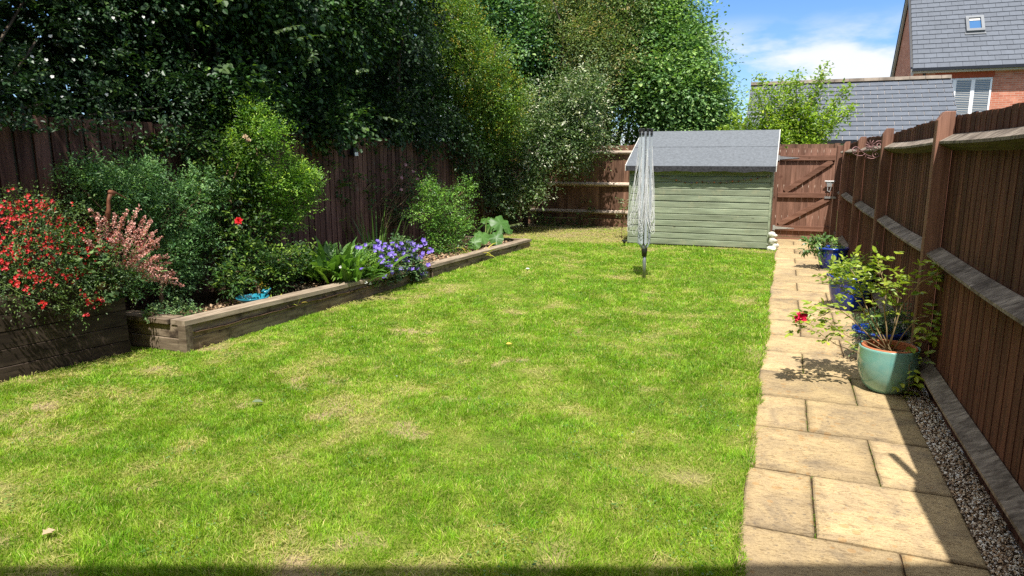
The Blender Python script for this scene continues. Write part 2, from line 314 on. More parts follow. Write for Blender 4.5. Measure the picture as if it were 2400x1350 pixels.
class MB:
    def __init__(s): s.v = []; s.t = []; s.f = {}; s.mi = {}
    def add(s, vs, fs, t=None, m=0):
        b = len(s.v); s.v += [tuple(q) for q in vs]
        t = t or (RND.uniform(.78, 1.18), RND.random(), 0)
        s.t += [t]*len(vs)
        for f in fs:
            s.f.setdefault(len(f), []).append([i+b for i in f]); s.mi.setdefault(len(f), []).append(m)
        return s
    def hexa(s, p, t=None, m=0):
        return s.add(p, [(0, 3, 2, 1), (4, 5, 6, 7), (0, 1, 5, 4), (1, 2, 6, 5), (2, 3, 7, 6), (3, 0, 4, 7)], t, m)
    def box(s, a, b, t=None, m=0):
        (x0, y0, z0), (x1, y1, z1) = a, b
        return s.hexa([(x0, y0, z0), (x1, y0, z0), (x1, y1, z0), (x0, y1, z0), (x0, y0, z1), (x1, y0, z1), (x1, y1, z1), (x0, y1, z1)], t, m)
    def beam(s, p, q, w, h, up=(0, 0, 1), t=None, m=0):
        p, q = Vector(p), Vector(q); d = (q-p).normalized(); u = Vector(up); r = d.cross(u).normalized(); u = r.cross(d)
        c = lambda o, a, b: o+r*(a*w/2)+u*(b*h/2)
        return s.hexa([c(p, -1, -1), c(p, 1, -1), c(q, 1, -1), c(q, -1, -1), c(p, -1, 1), c(p, 1, 1), c(q, 1, 1), c(q, -1, 1)], t, m)
    def prism(s, prof, f0, f1, t=None, m=0, caps=True):   # prof: list of 2D; f0,f1 map 2D->3D
        n = len(prof); vs = [f0(*p) for p in prof]+[f1(*p) for p in prof]
        fs = [(i, (i+1) % n, n+(i+1) % n, n+i) for i in range(n)]
        if caps: fs += [tuple(range(n))[::-1], tuple(range(n, 2*n))]
        return s.add(vs, fs, t, m)
    def tube(s, pts, r, n=6, t=None, m=0, cap=True):
        pts = [Vector(p) for p in pts]; k = len(pts); rs = r if isinstance(r, (list, tuple)) else [r]*k
        vs = []; u = None
        for i, p in enumerate(pts):
            d = (pts[min(i+1, k-1)]-pts[max(i-1, 0)])
            d = d.normalized() if d.length > 1e-9 else Vector((0, 0, 1))
            if u is None: u = d.orthogonal().normalized()
            else:
                u = (u-d*u.dot(d)); u = u.normalized() if u.length > 1e-6 else d.orthogonal().normalized()
            w2 = d.cross(u)
            for j in range(n):
                a = 2*math.pi*j/n; vs.append(p+(u*math.cos(a)+w2*math.sin(a))*rs[i])
        fs = [(i*n+j, i*n+(j+1) % n, (i+1)*n+(j+1) % n, (i+1)*n+j) for i in range(k-1) for j in range(n)]
        if cap: fs += [tuple(range(n))[::-1], tuple(range((k-1)*n, k*n))]
        return s.add(vs, fs, t, m)
    def lathe(s, c, prof, n=40, t=None, m=0, sx=1, sy=1):
        vs = [(c[0]+r*math.cos(2*math.pi*j/n)*sx, c[1]+r*math.sin(2*math.pi*j/n)*sy, c[2]+z) for r, z in prof for j in range(n)]
        fs = [(i*n+j, i*n+(j+1) % n, (i+1)*n+(j+1) % n, (i+1)*n+j) for i in range(len(prof)-1) for j in range(n)]
        return s.add(vs, fs, t, m)
    def ball(s, c, r, n=12, t=None, m=0, rot=None):
        r = (r, r, r) if not isinstance(r, tuple) else r; vs = []; k = n//2
        R = rot or Matrix.Identity(3)
        for i in range(k+1):
            th = math.pi*i/k
            for j in range(n):
                a = 2*math.pi*j/n; vs.append(Vector(c)+R@Vector((r[0]*math.sin(th)*math.cos(a), r[1]*math.sin(th)*math.sin(a), r[2]*math.cos(th))))
        fs = [(i*n+j, (i+1)*n+j, (i+1)*n+(j+1) % n, i*n+(j+1) % n) for i in range(k) for j in range(n)]
        return s.add(vs, fs, t, m)
    def build(s, name, mat, parent=None, smooth=False, bevel=0):
        ks = sorted(s.f); polys = [np.array(s.f[k], np.int32) for k in ks]
        mi = sum((s.mi[k] for k in ks), [])
        o = npmesh(name, s.v, polys, mat, parent, np.array(s.t), smooth, midx=mi if isinstance(mat, (list, tuple)) else None)
        if bevel:
            b = o.modifiers.new('edge', 'BEVEL'); b.width = bevel; b.segments = 2; b.limit_method = 'ANGLE'
        return o
def thing(name, label, cat, loc=(0, 0, 0), group=None):
    o = bpy.data.objects.new(name, None); COL.objects.link(o); o.location = loc; o.empty_display_size = .1
    o['label'] = label; o['category'] = cat
    if group: o['group'] = group
    return o
def tag(o, label, cat, group=None):
    o['label'] = label; o['category'] = cat
    if group: o['group'] = group
    return o
def kind(o, k): o['kind'] = k; return o
# ------------------------------------------------------------------ leaves
TPL = {
 'oval': (np.array([(0, 0, 0), (.28, .42, .09), (.66, .40, .05), (1, 0, -.10), (.66, -.40, .05), (.28, -.42, .09)]), [(0, 1, 2, 3), (0, 3, 4, 5)]),
 'quad': (np.array([(0, 0, 0), (.5, .5, .08), (1, 0, -.06), (.5, -.5, .08)]), [(0, 1, 2, 3)]),
 'strap': (np.array([(0, .25, 0), (.35, .5, .10), (.72, .4, .04), (1, 0, -.22), (.72, -.4, .04), (.35, -.5, .10), (0, -.25, 0)]), [(0, 1, 5, 6), (1, 2, 4, 5), (2, 3, 4)]),
 'lobed': (np.array([(0, 0, 0), (.10, .45, .05), (.42, .30, .0), (.50, .62, .06), (.70, .28, 0), (1, 0, -.08), (.70, -.28, 0), (.50, -.62, .06), (.42, -.30, 0), (.10, -.45, .05)]), [(0, 1, 2), (2, 3, 4), (0, 2, 4, 5), (0, 5, 6, 8), (6, 7, 8), (0, 8, 9)]),
}
def norm(a): return a/np.maximum(np.linalg.norm(a, axis=1, keepdims=True), 1e-9)
def leaves(P, D, N, S, W, tpl):
    D = norm(D); N = norm(N-D*(N*D).sum(1, keepdims=True)); B = np.cross(N, D)
    T, F = TPL[tpl]; k = len(T)
    V = P[:, None, :]+S[:, None, None]*(D[:, None, :]*T[None, :, 0:1]+B[:, None, :]*T[None, :, 1:2]*W+N[:, None, :]*T[None, :, 2:3])
    base = (np.arange(len(P))*k)[:, None]
    by = {}
    for f in F: by.setdefault(len(f), []).append(f)
    polys = [np.concatenate([base+np.array(f)[None] for f in fs]) for fs in by.values()]
    return V.reshape(-1, 3), polys, k
def leafobj(name, P, D, N, S, W, tpl, mat, parent, tb, th):
    V, polys, k = leaves(P, D, N, S, W, tpl)
    T = np.stack([np.repeat(tb, k), np.repeat(th, k), np.zeros(len(P)*k)], 1)
    return npmesh(name, V, polys, mat, parent, T)
def crown(name, parent, mat, blobs, n, size, seed=1, per=9, twig=.16, depth=.45, W=.6, tpl='oval', hang=.2, up=.7, jit=.35, lump=.22, hue=(.35, .22), bright=(1, .22), clip=None, freq=2.5, lift=.2, sz=.3, hole=.38, spray=.8, toward=.75, sub=0, subr=(.30, .48)):
    r = np.random.default_rng(seed)
    if sub:
        nb = []
        for b in blobs:
            b = np.array(b, float); nb.append(np.concatenate([b[:3], b[3:]*.74]))
            for i in range(sub):
                u_ = norm(r.normal(size=(1, 3)))[0]; f = r.uniform(*subr); g_ = b[3:].mean()*f
                nb.append(np.concatenate([b[:3]+u_*b[3:]*r.uniform(.62, .86), [g_*1.15, g_*1.15, g_*.85]]))
        blobs = nb
    B = np.array(blobs, float); m = max(2, round(per/5)); kk_ = max(3, round(per/m)); nc = max(3, n//(m*kk_))
    wt = (B[:, 3]*B[:, 4]*B[:, 5])**(2/3); bi = r.choice(len(B), nc, p=wt/wt.sum())
    u = norm(r.normal(size=(nc, 3))); rr = 1-depth*r.random(nc)**1.6
    C = B[bi, :3]; R = B[bi, 3:]
    q = C+u*R
    lm = 1+lump*2*(fbm(q[:, 0]*freq+q[:, 2]*1.7, q[:, 1]*freq+q[:, 2]*freq, seed, 2)-.5)
    hol = fbm(q[:, 0]*freq*1.3+q[:, 2]*freq*.6+31, q[:, 1]*freq*1.3-q[:, 2]*freq*1.1, seed+9, 2)
    lm = lm*np.where(hol < .46, 1-hole*np.clip((.46-hol)*9, 0, 1), 1)
    P0 = C+u*R*(rr*lm)[:, None]
    keep = np.ones(nc, bool)
    for b in B:
        e = (((P0-b[:3])/b[3:])**2).sum(1); keep &= ~((e < .3) & (r.random(nc) < .75))
    P0, u, R = P0[keep], u[keep], R[keep]; nc = len(P0)
    o = norm(u/R); t = norm(o+.5*r.normal(size=(nc, 3))+np.array([0, 0, lift]))
    cb = 1+bright[1]*.5*r.normal(size=nc); chh = r.normal(size=nc)*hue[1]*1.15
    sd = norm(np.cross(t, np.array([0, 0, 1.])+.35*r.normal(size=(nc, 3)))); dn = np.cross(sd, t); dn *= np.sign(dn[:, 2:3]+1e-6)
    # sub twigs fanning in the plane of the spray
    ns = nc*m; ci = np.repeat(np.arange(nc), m); fan = r.uniform(-spray, spray, ns)
    td = norm(t[ci]+sd[ci]*fan[:, None]+dn[ci]*(.28*r.normal(size=ns))[:, None]); tl = twig*r.uniform(.7, 1.5, ns)
    tb0 = P0[ci]+t[ci]*(r.uniform(-.6, .35, ns)*twig)[:, None]+dn[ci]*(r.normal(size=ns)*twig*.14)[:, None]
    ts = norm(np.cross(td, dn[ci]))
    k = np.repeat(np.arange(ns), kk_); n = len(k); jj = np.tile(np.arange(kk_), ns); s = (jj+.6+.3*r.random(n))/kk_; alt = np.where(jj % 2 == 0, 1., -1.)
    P = tb0[k]+td[k]*(s*tl[k])[:, None]+np.array([0, 0, -1.])*(hang*.5*s*s*tl[k])[:, None]+r.normal(size=(n, 3))*(twig*.05)
    D = td[k]*.75+ts[k]*(alt*r.uniform(.35, 1.1, n))[:, None]+r.normal(size=(n, 3))*.25+np.array([0, 0, -hang])
    N = dn[ci[k]]*1.0+o[ci[k]]*.25+np.array([0, 0, up*.5])+np.array(SUN)*toward+r.normal(size=(n, 3))*.33
    S = size*(1.12-.35*s)*(1+sz*r.normal(size=n)).clip(.45, 1.8); k = ci[k]
    if clip is not None:
        kk = clip(P); P, D, N, S, k = P[kk], D[kk], N[kk], S[kk], k[kk]; n = len(k)
    tb = (bright[0]*cb[k]*(1+.15*r.normal(size=n))).clip(.4, 2.2); th = (hue[0]+chh[k]+hue[1]*.5*r.normal(size=n)).clip(0, 1)
    leafobj(name, P, D, N, S, W, tpl, mat, parent, tb, th)
    return P0, t
def limbs(parent, base, targets, r0, mat='bark', name='trunk', seed=1, fork=.4, tips=.01, sides=7):
    rr = random.Random(seed); mb = MB(); base = Vector(base); c = Vector((0, 0, 0))
    for t_ in targets: c += Vector(t_)
    c /= len(targets); f = base.lerp(Vector((base.x*.6+c.x*.4, base.y*.6+c.y*.4, c.z)), fork)
    mb.tube([base, base.lerp(f, .5)+Vector((rr.uniform(-.3, .3)*r0, rr.uniform(-.3, .3)*r0, 0)), f], [r0*1.25, r0, r0*.85], sides, t=(1, .3, 0))
    for q in targets:
        q = Vector(q); st = base.lerp(f, rr.uniform(.55, 1)); d = (q-st); m1 = st+d*.35+Vector((rr.uniform(-.1, .1), rr.uniform(-.1, .1), .12))*d.length; m2 = st+d*.7+Vector((rr.uniform(-.08, .08), rr.uniform(-.08, .08), .08))*d.length
        rb = r0*rr.uniform(.3, .55); mb.tube([st, m1, m2, q], [rb, rb*.7, rb*.45, tips], 5, t=(1, rr.random(), 0))
    return mb.build(name, mat, parent, smooth=True)
# flower protos
def petals(c, n, rad_, lift, w, layers=1, seed=0, ax=Vector((0, 0, 1)), face=None):
    """returns P,D,N,S arrays of petals around a centre, facing axis ax"""
    rr = random.Random(seed); P = []; D = []; Nn = []; S = []
    a0 = ax.orthogonal().normalized(); b0 = ax.cross(a0)
    for l in range(layers):
        for i in range(n):
            a = 2*math.pi*(i+.5*(l % 2))/n+rr.uniform(-.15, .15); li = lift+l*.42
            o = (a0*math.cos(a)+b0*math.sin(a)); d = (o*math.cos(li)+ax*math.sin(li)); nn = (ax*math.cos(li)-o*math.sin(li))
            P.append(Vector(c)+o*rad_*.06*(layers-l)*(1 if layers > 1 else 0)); D.append(d); Nn.append(nn); S.append(rad_*(1-.17*l)*rr.uniform(.9, 1.1))
    return P, D, Nn, S
def flower_obj(name, parent, mat, c, n, rad_, lift, w, layers, seed, ax, tpl='oval', hue=.4):
    P, D, Nn, S = petals(c, n, rad_, lift, w, layers, seed, ax); rr = np.random.default_rng(seed); k = len(P)
    return leafobj(name, np.array(P), np.array(D), np.array(Nn), np.array(S), w, tpl, mat, parent, rr.uniform(.85, 1.15, k), (hue+rr.normal(size=k)*.2).clip(0, 1))
def copyparts(src, parent, loc, rot, sc=1):
    o = src.copy(); COL.objects.link(o); o.parent = parent; o.location = loc; o.rotation_euler = rot; o.scale = (sc,)*3; return o
PR = random.Random(77)
# ================================================================== GROUND, LAWN, PATH
def quadsheet(name, x0, x1, y0, y1, z, mat, step=None, k='structure'):
    nx = max(1, int((x1-x0)/(step or 1e9))) if step else 1; ny = max(1, int((y1-y0)/step)) if step else 1
    xs = np.linspace(x0, x1, nx+1); ys = np.linspace(y0, y1, ny+1); X, Y = np.meshgrid(xs, ys)
    V = np.stack([X, Y, np.full(X.shape, z)], -1).reshape(-1, 3); i = np.arange(nx*ny); r_, c_ = i//nx, i % nx; a = r_*(nx+1)+c_
    return kind(npmesh(name, V, np.stack([a, a+1, a+nx+2, a+nx+1], 1), mat), k), V
quadsheet('ground', -150, 150, -80, 320, -.06, 'far_ground')
BEDX = lambda y: -4.55+(y-4.11)*.034
def lawn_left(y): return np.where(y < 4.13, -5.18+(y-3)*.1, np.where(y < 11.75, BEDX(y)-.0, -6.0))
def dryness(x, y):
    f = fbm(x*1.5+3, y*1.5, 2, 3); g = fbm(x*4.4, y*4.4+9, 8, 2); h = fbm(x*.55+1.5, y*.55+4, 12, 2)
    d = (f-.5)*1.3+(g-.5)*2.0+(h-.5)*.5-.20+np.clip((fbm(x*2.6+40, y*2.6, 19, 2)-.62)*6, 0, .8)
    edge = np.clip(1-(x-lawn_left(y))/.45, 0, 1); d = d+edge*.55+np.clip((y-12.2)/1.2, 0, 1)*.9*np.clip((-2.6-x)/.2, 0, 1)
    d = d+np.clip((y-12.35)/.4, 0, 1)*.35+np.clip(1-(-.08-x)/.25, 0, 1)*.10
    d = d+np.clip((-2.4-x)/2.5, 0, 1)*np.clip((5.2-y)/2.5, 0, 1)*.28
    return d
def soil_like(x, y):    # small worn bare spots
    return np.clip((fbm(x*3.3+20, y*3.3, 31, 3)-.68)*8, 0, 1)*np.clip((9-y)/3, .25, 1)
nx, ny = 124, 330
xs = np.linspace(-6.0, -.085, nx+1); ys = np.linspace(0, 16.0, ny+1); X, Y = np.meshgrid(xs, ys)
Z = -.004+.012*(fbm(X*2, Y*2, 3, 2)-.5)
V = np.stack([X, Y, Z], -1).reshape(-1, 3); i = np.arange(nx*ny); a = (i//nx)*(nx+1)+i % nx
dr = (dryness(X, Y)*.35+.42+soil_like(X, Y)*.5).clip(0, 1).ravel()
kind(npmesh('lawn', V, np.stack([a, a+1, a+nx+2, a+nx+1], 1), 'turf', None, np.stack([np.ones_like(dr), dr, dr*0], 1)), 'structure')
def px_of(x, y):
    d = x*CF.x+y*CF.y-CH*CF.z; c = x*CR.x+y*CR.y; v = x*CU.x+y*CU.y-CH*CU.z
    return (np.abs(c/d) < .86) & (-v/d < .50)
def grass():
    r = np.random.default_rng(3); Ps = []
    for y0, y1, dens in ((1.0, 2.2, 26000), (2.2, 3.2, 26000), (3.2, 4.2, 21000), (4.2, 5.4, 15000), (5.4, 7, 9500), (7, 9, 6200), (9, 11.8, 4200), (11.8, 15.85, 2600)):
        for q in range(1):
            a = (6.0)*(y1-y0); n = int(a*dens); x = r.uniform(-6.0, -.01, n); y = r.uniform(y0, y1, n)
            # keep inside the lawn, and inside a wide wedge of what can be seen
            ok = (x > lawn_left(y)+.01) & (x < -.095+.10*(fbm(y*3, y*0, 4, 3)-.25)) & (px_of(x, y))
            ok &= ~((y > 12.83) & (x > -2.74))
            ok &= ~((x < -2.7) & (y > 13.2+.8*(vn(x*1.5, y, 3)-.5)) & (r.random(n) > .18*np.clip(16.2-y, 0, 1.6)))
            x, y = x[ok], y[ok]; Ps.append(np.stack([x, y], 1))
    P = np.concatenate(Ps); x, y = P[:, 0], P[:, 1]; n = len(P)
    d = dryness(x, y); so_ = soil_like(x, y)
    keep = r.random(n) > (np.clip(d, 0, 1)*.30+so_*.6); x, y, d = x[keep], y[keep], d[keep]; n = len(x)
    tall = fbm(x*1.6, y*1.6, 40, 3); tuft = fbm(x*13, y*13, 44, 2); h = (.012+.014*np.clip((tall-.3)*2, 0, 1.2)*r.uniform(.5, 1.3, n)+.030*np.clip(tuft-.42, 0, 1)*r.uniform(.5, 1.5, n))*(1-.35*np.clip(d, 0, 1))
    h *= 1+.25*(np.clip((y-5)/8, 0, 1))
    h = h*np.where(r.random(n) < .03, 1.7, 1.)
    edge = np.clip(1-(-.08-x)/.06, 0, 1); h *= 1+.35*edge
    dist = np.hypot(x, y); wd = np.maximum(.0017, dist*.00042)*r.uniform(.7, 1.35, n)
    ang = r.uniform(0, 2*np.pi, n); flow = fbm(x*7+9, y*7, 60, 2)*14
    lean = r.uniform(.25, 1.15, n); dx = np.cos(ang)*.75+np.cos(flow)*.45+edge*.3; dy = np.sin(ang)*.75+np.sin(flow)*.45
    sa = r.uniform(0, np.pi, n); sx, sy = np.cos(sa)*wd, np.sin(sa)*wd
    z0 = np.where(x > -.09, .010, -.006)
    mid = np.stack([x+dx*lean*h*.45, y+dy*lean*h*.45, z0+h*.62], 1); tip = np.stack([x+dx*lean*h*1.15, y+dy*lean*h*1.15, z0+h*np.clip(1.25-lean*.35, .6, 1.2)], 1)
    b = np.stack([x, y, z0], 1); sv = np.stack([sx, sy, sx*0], 1)
    V = np.stack([b-sv, b+sv, mid+sv*.75, mid-sv*.75, tip], 1).reshape(-1, 3)
    k = np.arange(n)[:, None]*5
    br = (1.0+.22*r.normal(size=n)+(tuft-.5)*.55+(fbm(x*2.4, y*2.4, 71, 2)-.5)*.2).clip(.45, 1.6)
    big = fbm(x*.42+2, y*.42+7, 90, 2)
    hu = .36+.20*(d.clip(-.6, 1))+.20*r.normal(size=n)+(big-.5)*.2+(fbm(x*9, y*9, 93, 2)-.5)*.5
    hu = np.where(r.random(n) < (.08+.30*np.clip(d, 0, 1)+.25*np.clip(fbm(x*11+5, y*11, 97, 2)-.58, 0, 1)*4), r.uniform(.75, 1, n), hu.clip(0, .72))
    T = np.stack([np.repeat(br, 5), np.repeat(hu, 5), np.zeros(n*5)], 1)
    o = npmesh('grass', V, [k+np.array([[0, 1, 2, 3]]), k+np.array([[3, 2, 4]])], 'grass_blade', None, T)
    o['kind'] = 'stuff'; o['label'] = 'short patchy green and straw coloured lawn grass'; o['category'] = 'grass'
    print('blades', n)
grass()
# straw and dead thatch lying on the lawn
def thatch():
    r = np.random.default_rng(8); n = 90000; x = r.uniform(-5.9, -.1, n); y = 1.2+13.6*r.random(n)**1.6
    d = dryness(x, y)+soil_like(x, y)*.8; ok = (d > .15+r.random(n)*.6) & (x > lawn_left(y)) & ~((y > 12.83) & (x > -2.74)); x, y = x[ok], y[ok]; n = len(x)
    a = r.uniform(0, np.pi, n); l = r.uniform(.015, .05, n); w_ = np.maximum(.0012, np.hypot(x, y)*.0003)
    dx, dy = np.cos(a)*l, np.sin(a)*l; sx, sy = -np.sin(a)*w_, np.cos(a)*w_; z = r.uniform(.004, .02, n); z2 = z+r.uniform(-.01, .012, n)
    V = np.stack([np.stack([x-sx, y-sy, z], 1), np.stack([x+sx, y+sy, z], 1), np.stack([x+dx+sx, y+dy+sy, z2], 1), np.stack([x+dx-sx, y+dy-sy, z2], 1)], 1).reshape(-1, 3)
    T = np.stack([np.repeat(r.uniform(.7, 1.2, n), 4), np.repeat(r.uniform(.8, 1, n), 4), np.zeros(n*4)], 1)
    o = npmesh('dead_grass', V, np.arange(n*4).reshape(-1, 4), 'grass_blade', None, T); o['kind'] = 'stuff'; o['label'] = 'dead straw stalks lying over the lawn'; o['category'] = 'grass'
thatch()
def weeds():
    r = np.random.default_rng(18); n = 26000; x = r.uniform(-5.0, -.15, n); y = 1.4+11*r.random(n)**1.5
    ok = (fbm(x*3+60, y*3, 77, 3) > .60) & (x > lawn_left(y)+.05) & (y < 12.7); x, y = x[ok], y[ok]; n = len(x)
    P = np.stack([x, y, r.uniform(.008, .028, n)], 1); a = r.uniform(0, 2*np.pi, n)
    o = leafobj('clover', P, np.stack([np.cos(a), np.sin(a), r.uniform(-.2, .3, n)], 1), np.array([0, 0, 1.])+.3*r.normal(size=(n, 3)), r.uniform(.007, .014, n)*(1+y*.03), .95, 'oval', 'broad_leaf', None, r.uniform(.8, 1.3, n), r.uniform(.2, .9, n))
    o['kind'] = 'stuff'; o['label'] = 'patches of small clover leaves growing in the lawn'; o['category'] = 'clover'
weeds()
# path
mb = MB(); YR = [.6, 1.18, 1.77, 2.36, 2.95, 3.57, 4.18, 4.77, 5.36, 5.94, 6.53, 7.12, 7.70, 8.27, 8.86, 9.44, 10.02, 10.6, 11.2, 11.8, 12.4, 13.0, 13.6, 14.2, 14.62]
def slab(x0, x1, y0, y1):
    n = 8; z = RND.uniform(.0, .004); t = (RND.uniform(.80, 1.12), RND.random(), 0); g = .0045
    x0 += g*.8; x1 -= g*.8; y0 += g*1.7; y1 -= g*1.7
    ring = []
    def edge(ax, ay, bx, by):
        for i in range(n):
            f = i/n; ring.append((ax+(bx-ax)*f+RND.uniform(-.002, .002), ay+(by-ay)*f+RND.uniform(-.003, .003)))
    edge(x0, y0, x1, y0); edge(x1, y0, x1, y1); edge(x1, y1, x0, y1); edge(x0, y1, x0, y0)
    cx, cy = (x0+x1)/2, (y0+y1)/2; k = len(ring)
    def inn(x, y, d, z_): return (cx+(x-cx)*(1-2*d/(x1-x0)), cy+(y-cy)*(1-2*d/(y1-y0)), z_)
    dw = RND.uniform(.03, .07)
    vs = [(x, y, -.05) for x, y in ring]+[(x, y, z+.005) for x, y in ring]+[inn(x, y, .009, z+.012) for x, y in ring]+[inn(x, y, dw, z+.012) for x, y in ring]
    fs = [(q*k+i, q*k+(i+1) % k, (q+1)*k+(i+1) % k, (q+1)*k+i) for q in range(3) for i in range(k)]+[tuple(range(3*k, 4*k))]
    b = len(mb.t); mb.add(vs, fs, t)
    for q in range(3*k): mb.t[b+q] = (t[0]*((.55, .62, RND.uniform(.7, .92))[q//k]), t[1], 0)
for i, (a, b) in enumerate(zip(YR, YR[1:])):
    j = .225 if i % 2 == 0 else .54
    slab(-.085, j, a, b); slab(j, .852, a, b)
kind(mb.build('path', 'sandstone'), 'structure')
quadsheet('path_bed', -.084, 1.12, .3, 14.7, .0, 'bare_soil')
# weeds in the joints
r = np.random.default_rng(5); P = []
for y0, y1, x in [(2.95, 3.57, .225), (4.18, 4.77, .225), (5.36, 5.9, .225), (3.57, 4.18, .54), (4.77, 5.36, .54)]:
    n = 90; yy = y0+(y1-y0)*r.random(n)**1.5; P.append(np.stack([x+r.normal(size=n)*.004, yy, np.zeros(n)+.002], 1))
P = np.concatenate(P); n = len(P)
o = leafobj('joint_weeds', P, r.normal(size=(n, 3))*.7+np.array([0, 0, .6]), r.normal(size=(n, 3)), r.uniform(.008, .022, n), .14, 'strap', 'grass_blade', None, r.uniform(.5, .9, n), r.uniform(.1, .6, n)); o['kind'] = 'stuff'; o['label'] = 'tiny grass sprigs in the paving joints'; o['category'] = 'weeds'
# gravel
def stones(name, n, xf, y0, y1, smin, smax, mat, cols, z=.0, seed=4, pw=1.4):
    r = np.random.default_rng(seed); y = y0+(y1-y0)*r.random(n)**pw; x = xf(r, y); s = r.uniform(smin, smax, n)*np.clip(.75+y*.06, .8, 1.5)
    T = np.array([(1, 0, 0), (.3, .9, .1), (-.8, .6, -.1), (-.8, -.6, .1), (.3, -.9, -.1), (.1, .1, .8), (-.1, 0, -.8)])
    F = np.array([(0, 1, 5), (1, 2, 5), (2, 3, 5), (3, 4, 5), (4, 0, 5), (1, 0, 6), (2, 1, 6), (3, 2, 6), (4, 3, 6), (0, 4, 6)])
    A = norm(r.normal(size=(n, 3))); Bv = norm(np.cross(A, r.normal(size=(n, 3)))); C = np.cross(A, Bv)
    sh = r.uniform(.45, 1.2, (n, 3))
    V = T[None]*(1+.2*r.normal(size=(n, 7, 1)))
    W = np.stack([x, y, z+s*.35+r.random(n)*smax*.8], 1)[:, None]+s[:, None, None]*(V[..., 0:1]*A[:, None]*sh[:, None, 0:1]+V[..., 1:2]*Bv[:, None]*sh[:, None, 1:2]+V[..., 2:3]*C[:, None]*sh[:, None, 2:3])
    ci = r.choice(len(cols), n); c = np.array(cols)[ci]*r.uniform(.85, 1.25, (n, 1)); Tn = np.repeat(c, 7, 0)
    return npmesh(name, W.reshape(-1, 3), (np.arange(n)*7)[:, None, None].repeat(10, 1).reshape(-1, 1)+np.tile(F, (n, 1)), mat, None, Tn)
m, nt = newmat('pebble_col'); a = NN(nt, 'ShaderNodeAttribute', attribute_name='tint'); p = princ(nt, a.outputs[0], .7, .3); fin(nt, p.outputs[0])
o = stones('gravel', 15000, lambda r, y: r.uniform(.85, 1.01, len(y)), 2.3, 14.4, .0045, .0095, 'pebble_col', [(.80, .68, .50), (.62, .44, .26), (.85, .78, .64), (.42, .28, .16), (.88, .84, .74), (.56, .45, .33), (.26, .19, .13)])
o['kind'] = 'stuff'; o['label'] = 'narrow strip of mixed beige gravel between paving and fence'; o['category'] = 'gravel'
quadsheet('gravel_base', .853, 1.05, .3, 14.5, .004, 'bare_soil')
# ================================================================== RIGHT FENCE
FT = 1.865
fence = thing('garden_fence', 'tall dark brown featheredge fence running along the gravel strip right of the path', 'fence', (1.0, 7, 0))
PY = [-.0, 2.66, 5.32, 8.13, 10.79, 13.44]
def post_prism(mb, x0, x1, y0, y1, z, ch=.035):
    prof = [(x0, -.02), (x1, -.02), (x1, z), (x0+ch, z), (x0, z-ch*1.6)]
    mb.prism(prof, lambda a, b: (a, y0, b), lambda a, b: (a, y1, b))
for i, y in enumerate(PY):
    mb = MB(); post_prism(mb, .905, 1.003, y, y+.1, FT+.035-(.01*(i > 3)*(i-3))); mb.build('post', 'fence_post_wood', fence, bevel=.004)
for i in range(len(PY)):
    y0 = PY[i]+.1; y1 = (PY[i+1] if i+1 < len(PY) else 14.6)
    mb = MB(); y = y0-.02; zt = FT-.0015*i
    while y < y1-.01:
        wd = RND.uniform(.105, .125); e = min(y+wd, y1+.03); gap = .0 if RND.random() > .28 else .0035
        a0, a1 = 1.006, 1.015; top = zt+RND.uniform(-.006, .006)+.012*math.sin(y*1.3); bot = .005+RND.uniform(0, .015)
        mb.hexa([(a0+.002, y+gap, bot), (a1+.006, y+gap, bot), (a1+.004, e+.008, bot), (a0+.0055, e+.008, bot), (a0+.002, y+gap, top), (a1+.006, y+gap, top), (a1+.004, e+.008, top), (a0+.0055, e+.008, top)], (RND.choice((.75, .9, 1, 1.1, 1.35)), RND.random(), 0))
        y = e
    mb.build('board_panel', 'fence_stain', fence)
    for z in (.19, .955, 1.70):
        mb = MB(); n = 8; t = (RND.uniform(.85, 1.1), RND.random(), 0); yy0, yy1 = y0, min(y1, 14.5)
        sag = .012 if z > .3 else .006
        for k in range(n):
            a, b = yy0+(yy1-yy0)*k/n, yy0+(yy1-yy0)*(k+1)/n; za, zb = [z-sag*math.sin(math.pi*q/n) for q in (k, k+1)]
            xa, xb = [.925-.006*math.sin(math.pi*q/n) for q in (k, k+1)]
            P0 = [(1.004, a, za+.055), (xa, a, za+.008), (xa, a, za-.008), (1.004, a, za-.05)]; P1 = [(1.004, b, zb+.055), (xb, b, zb+.008), (xb, b, zb-.008), (1.004, b, zb-.05)]
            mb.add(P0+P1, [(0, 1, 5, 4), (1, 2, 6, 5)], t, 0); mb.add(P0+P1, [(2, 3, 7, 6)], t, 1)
            if k == 0: mb.add(P0, [(3, 2, 1, 0)], t, 0)
            if k == n-1: mb.add(P1, [(0, 1, 2, 3)], t, 0)
        mb.build('rail', ['rail_top_wood', 'rail_moss_wood'], fence)
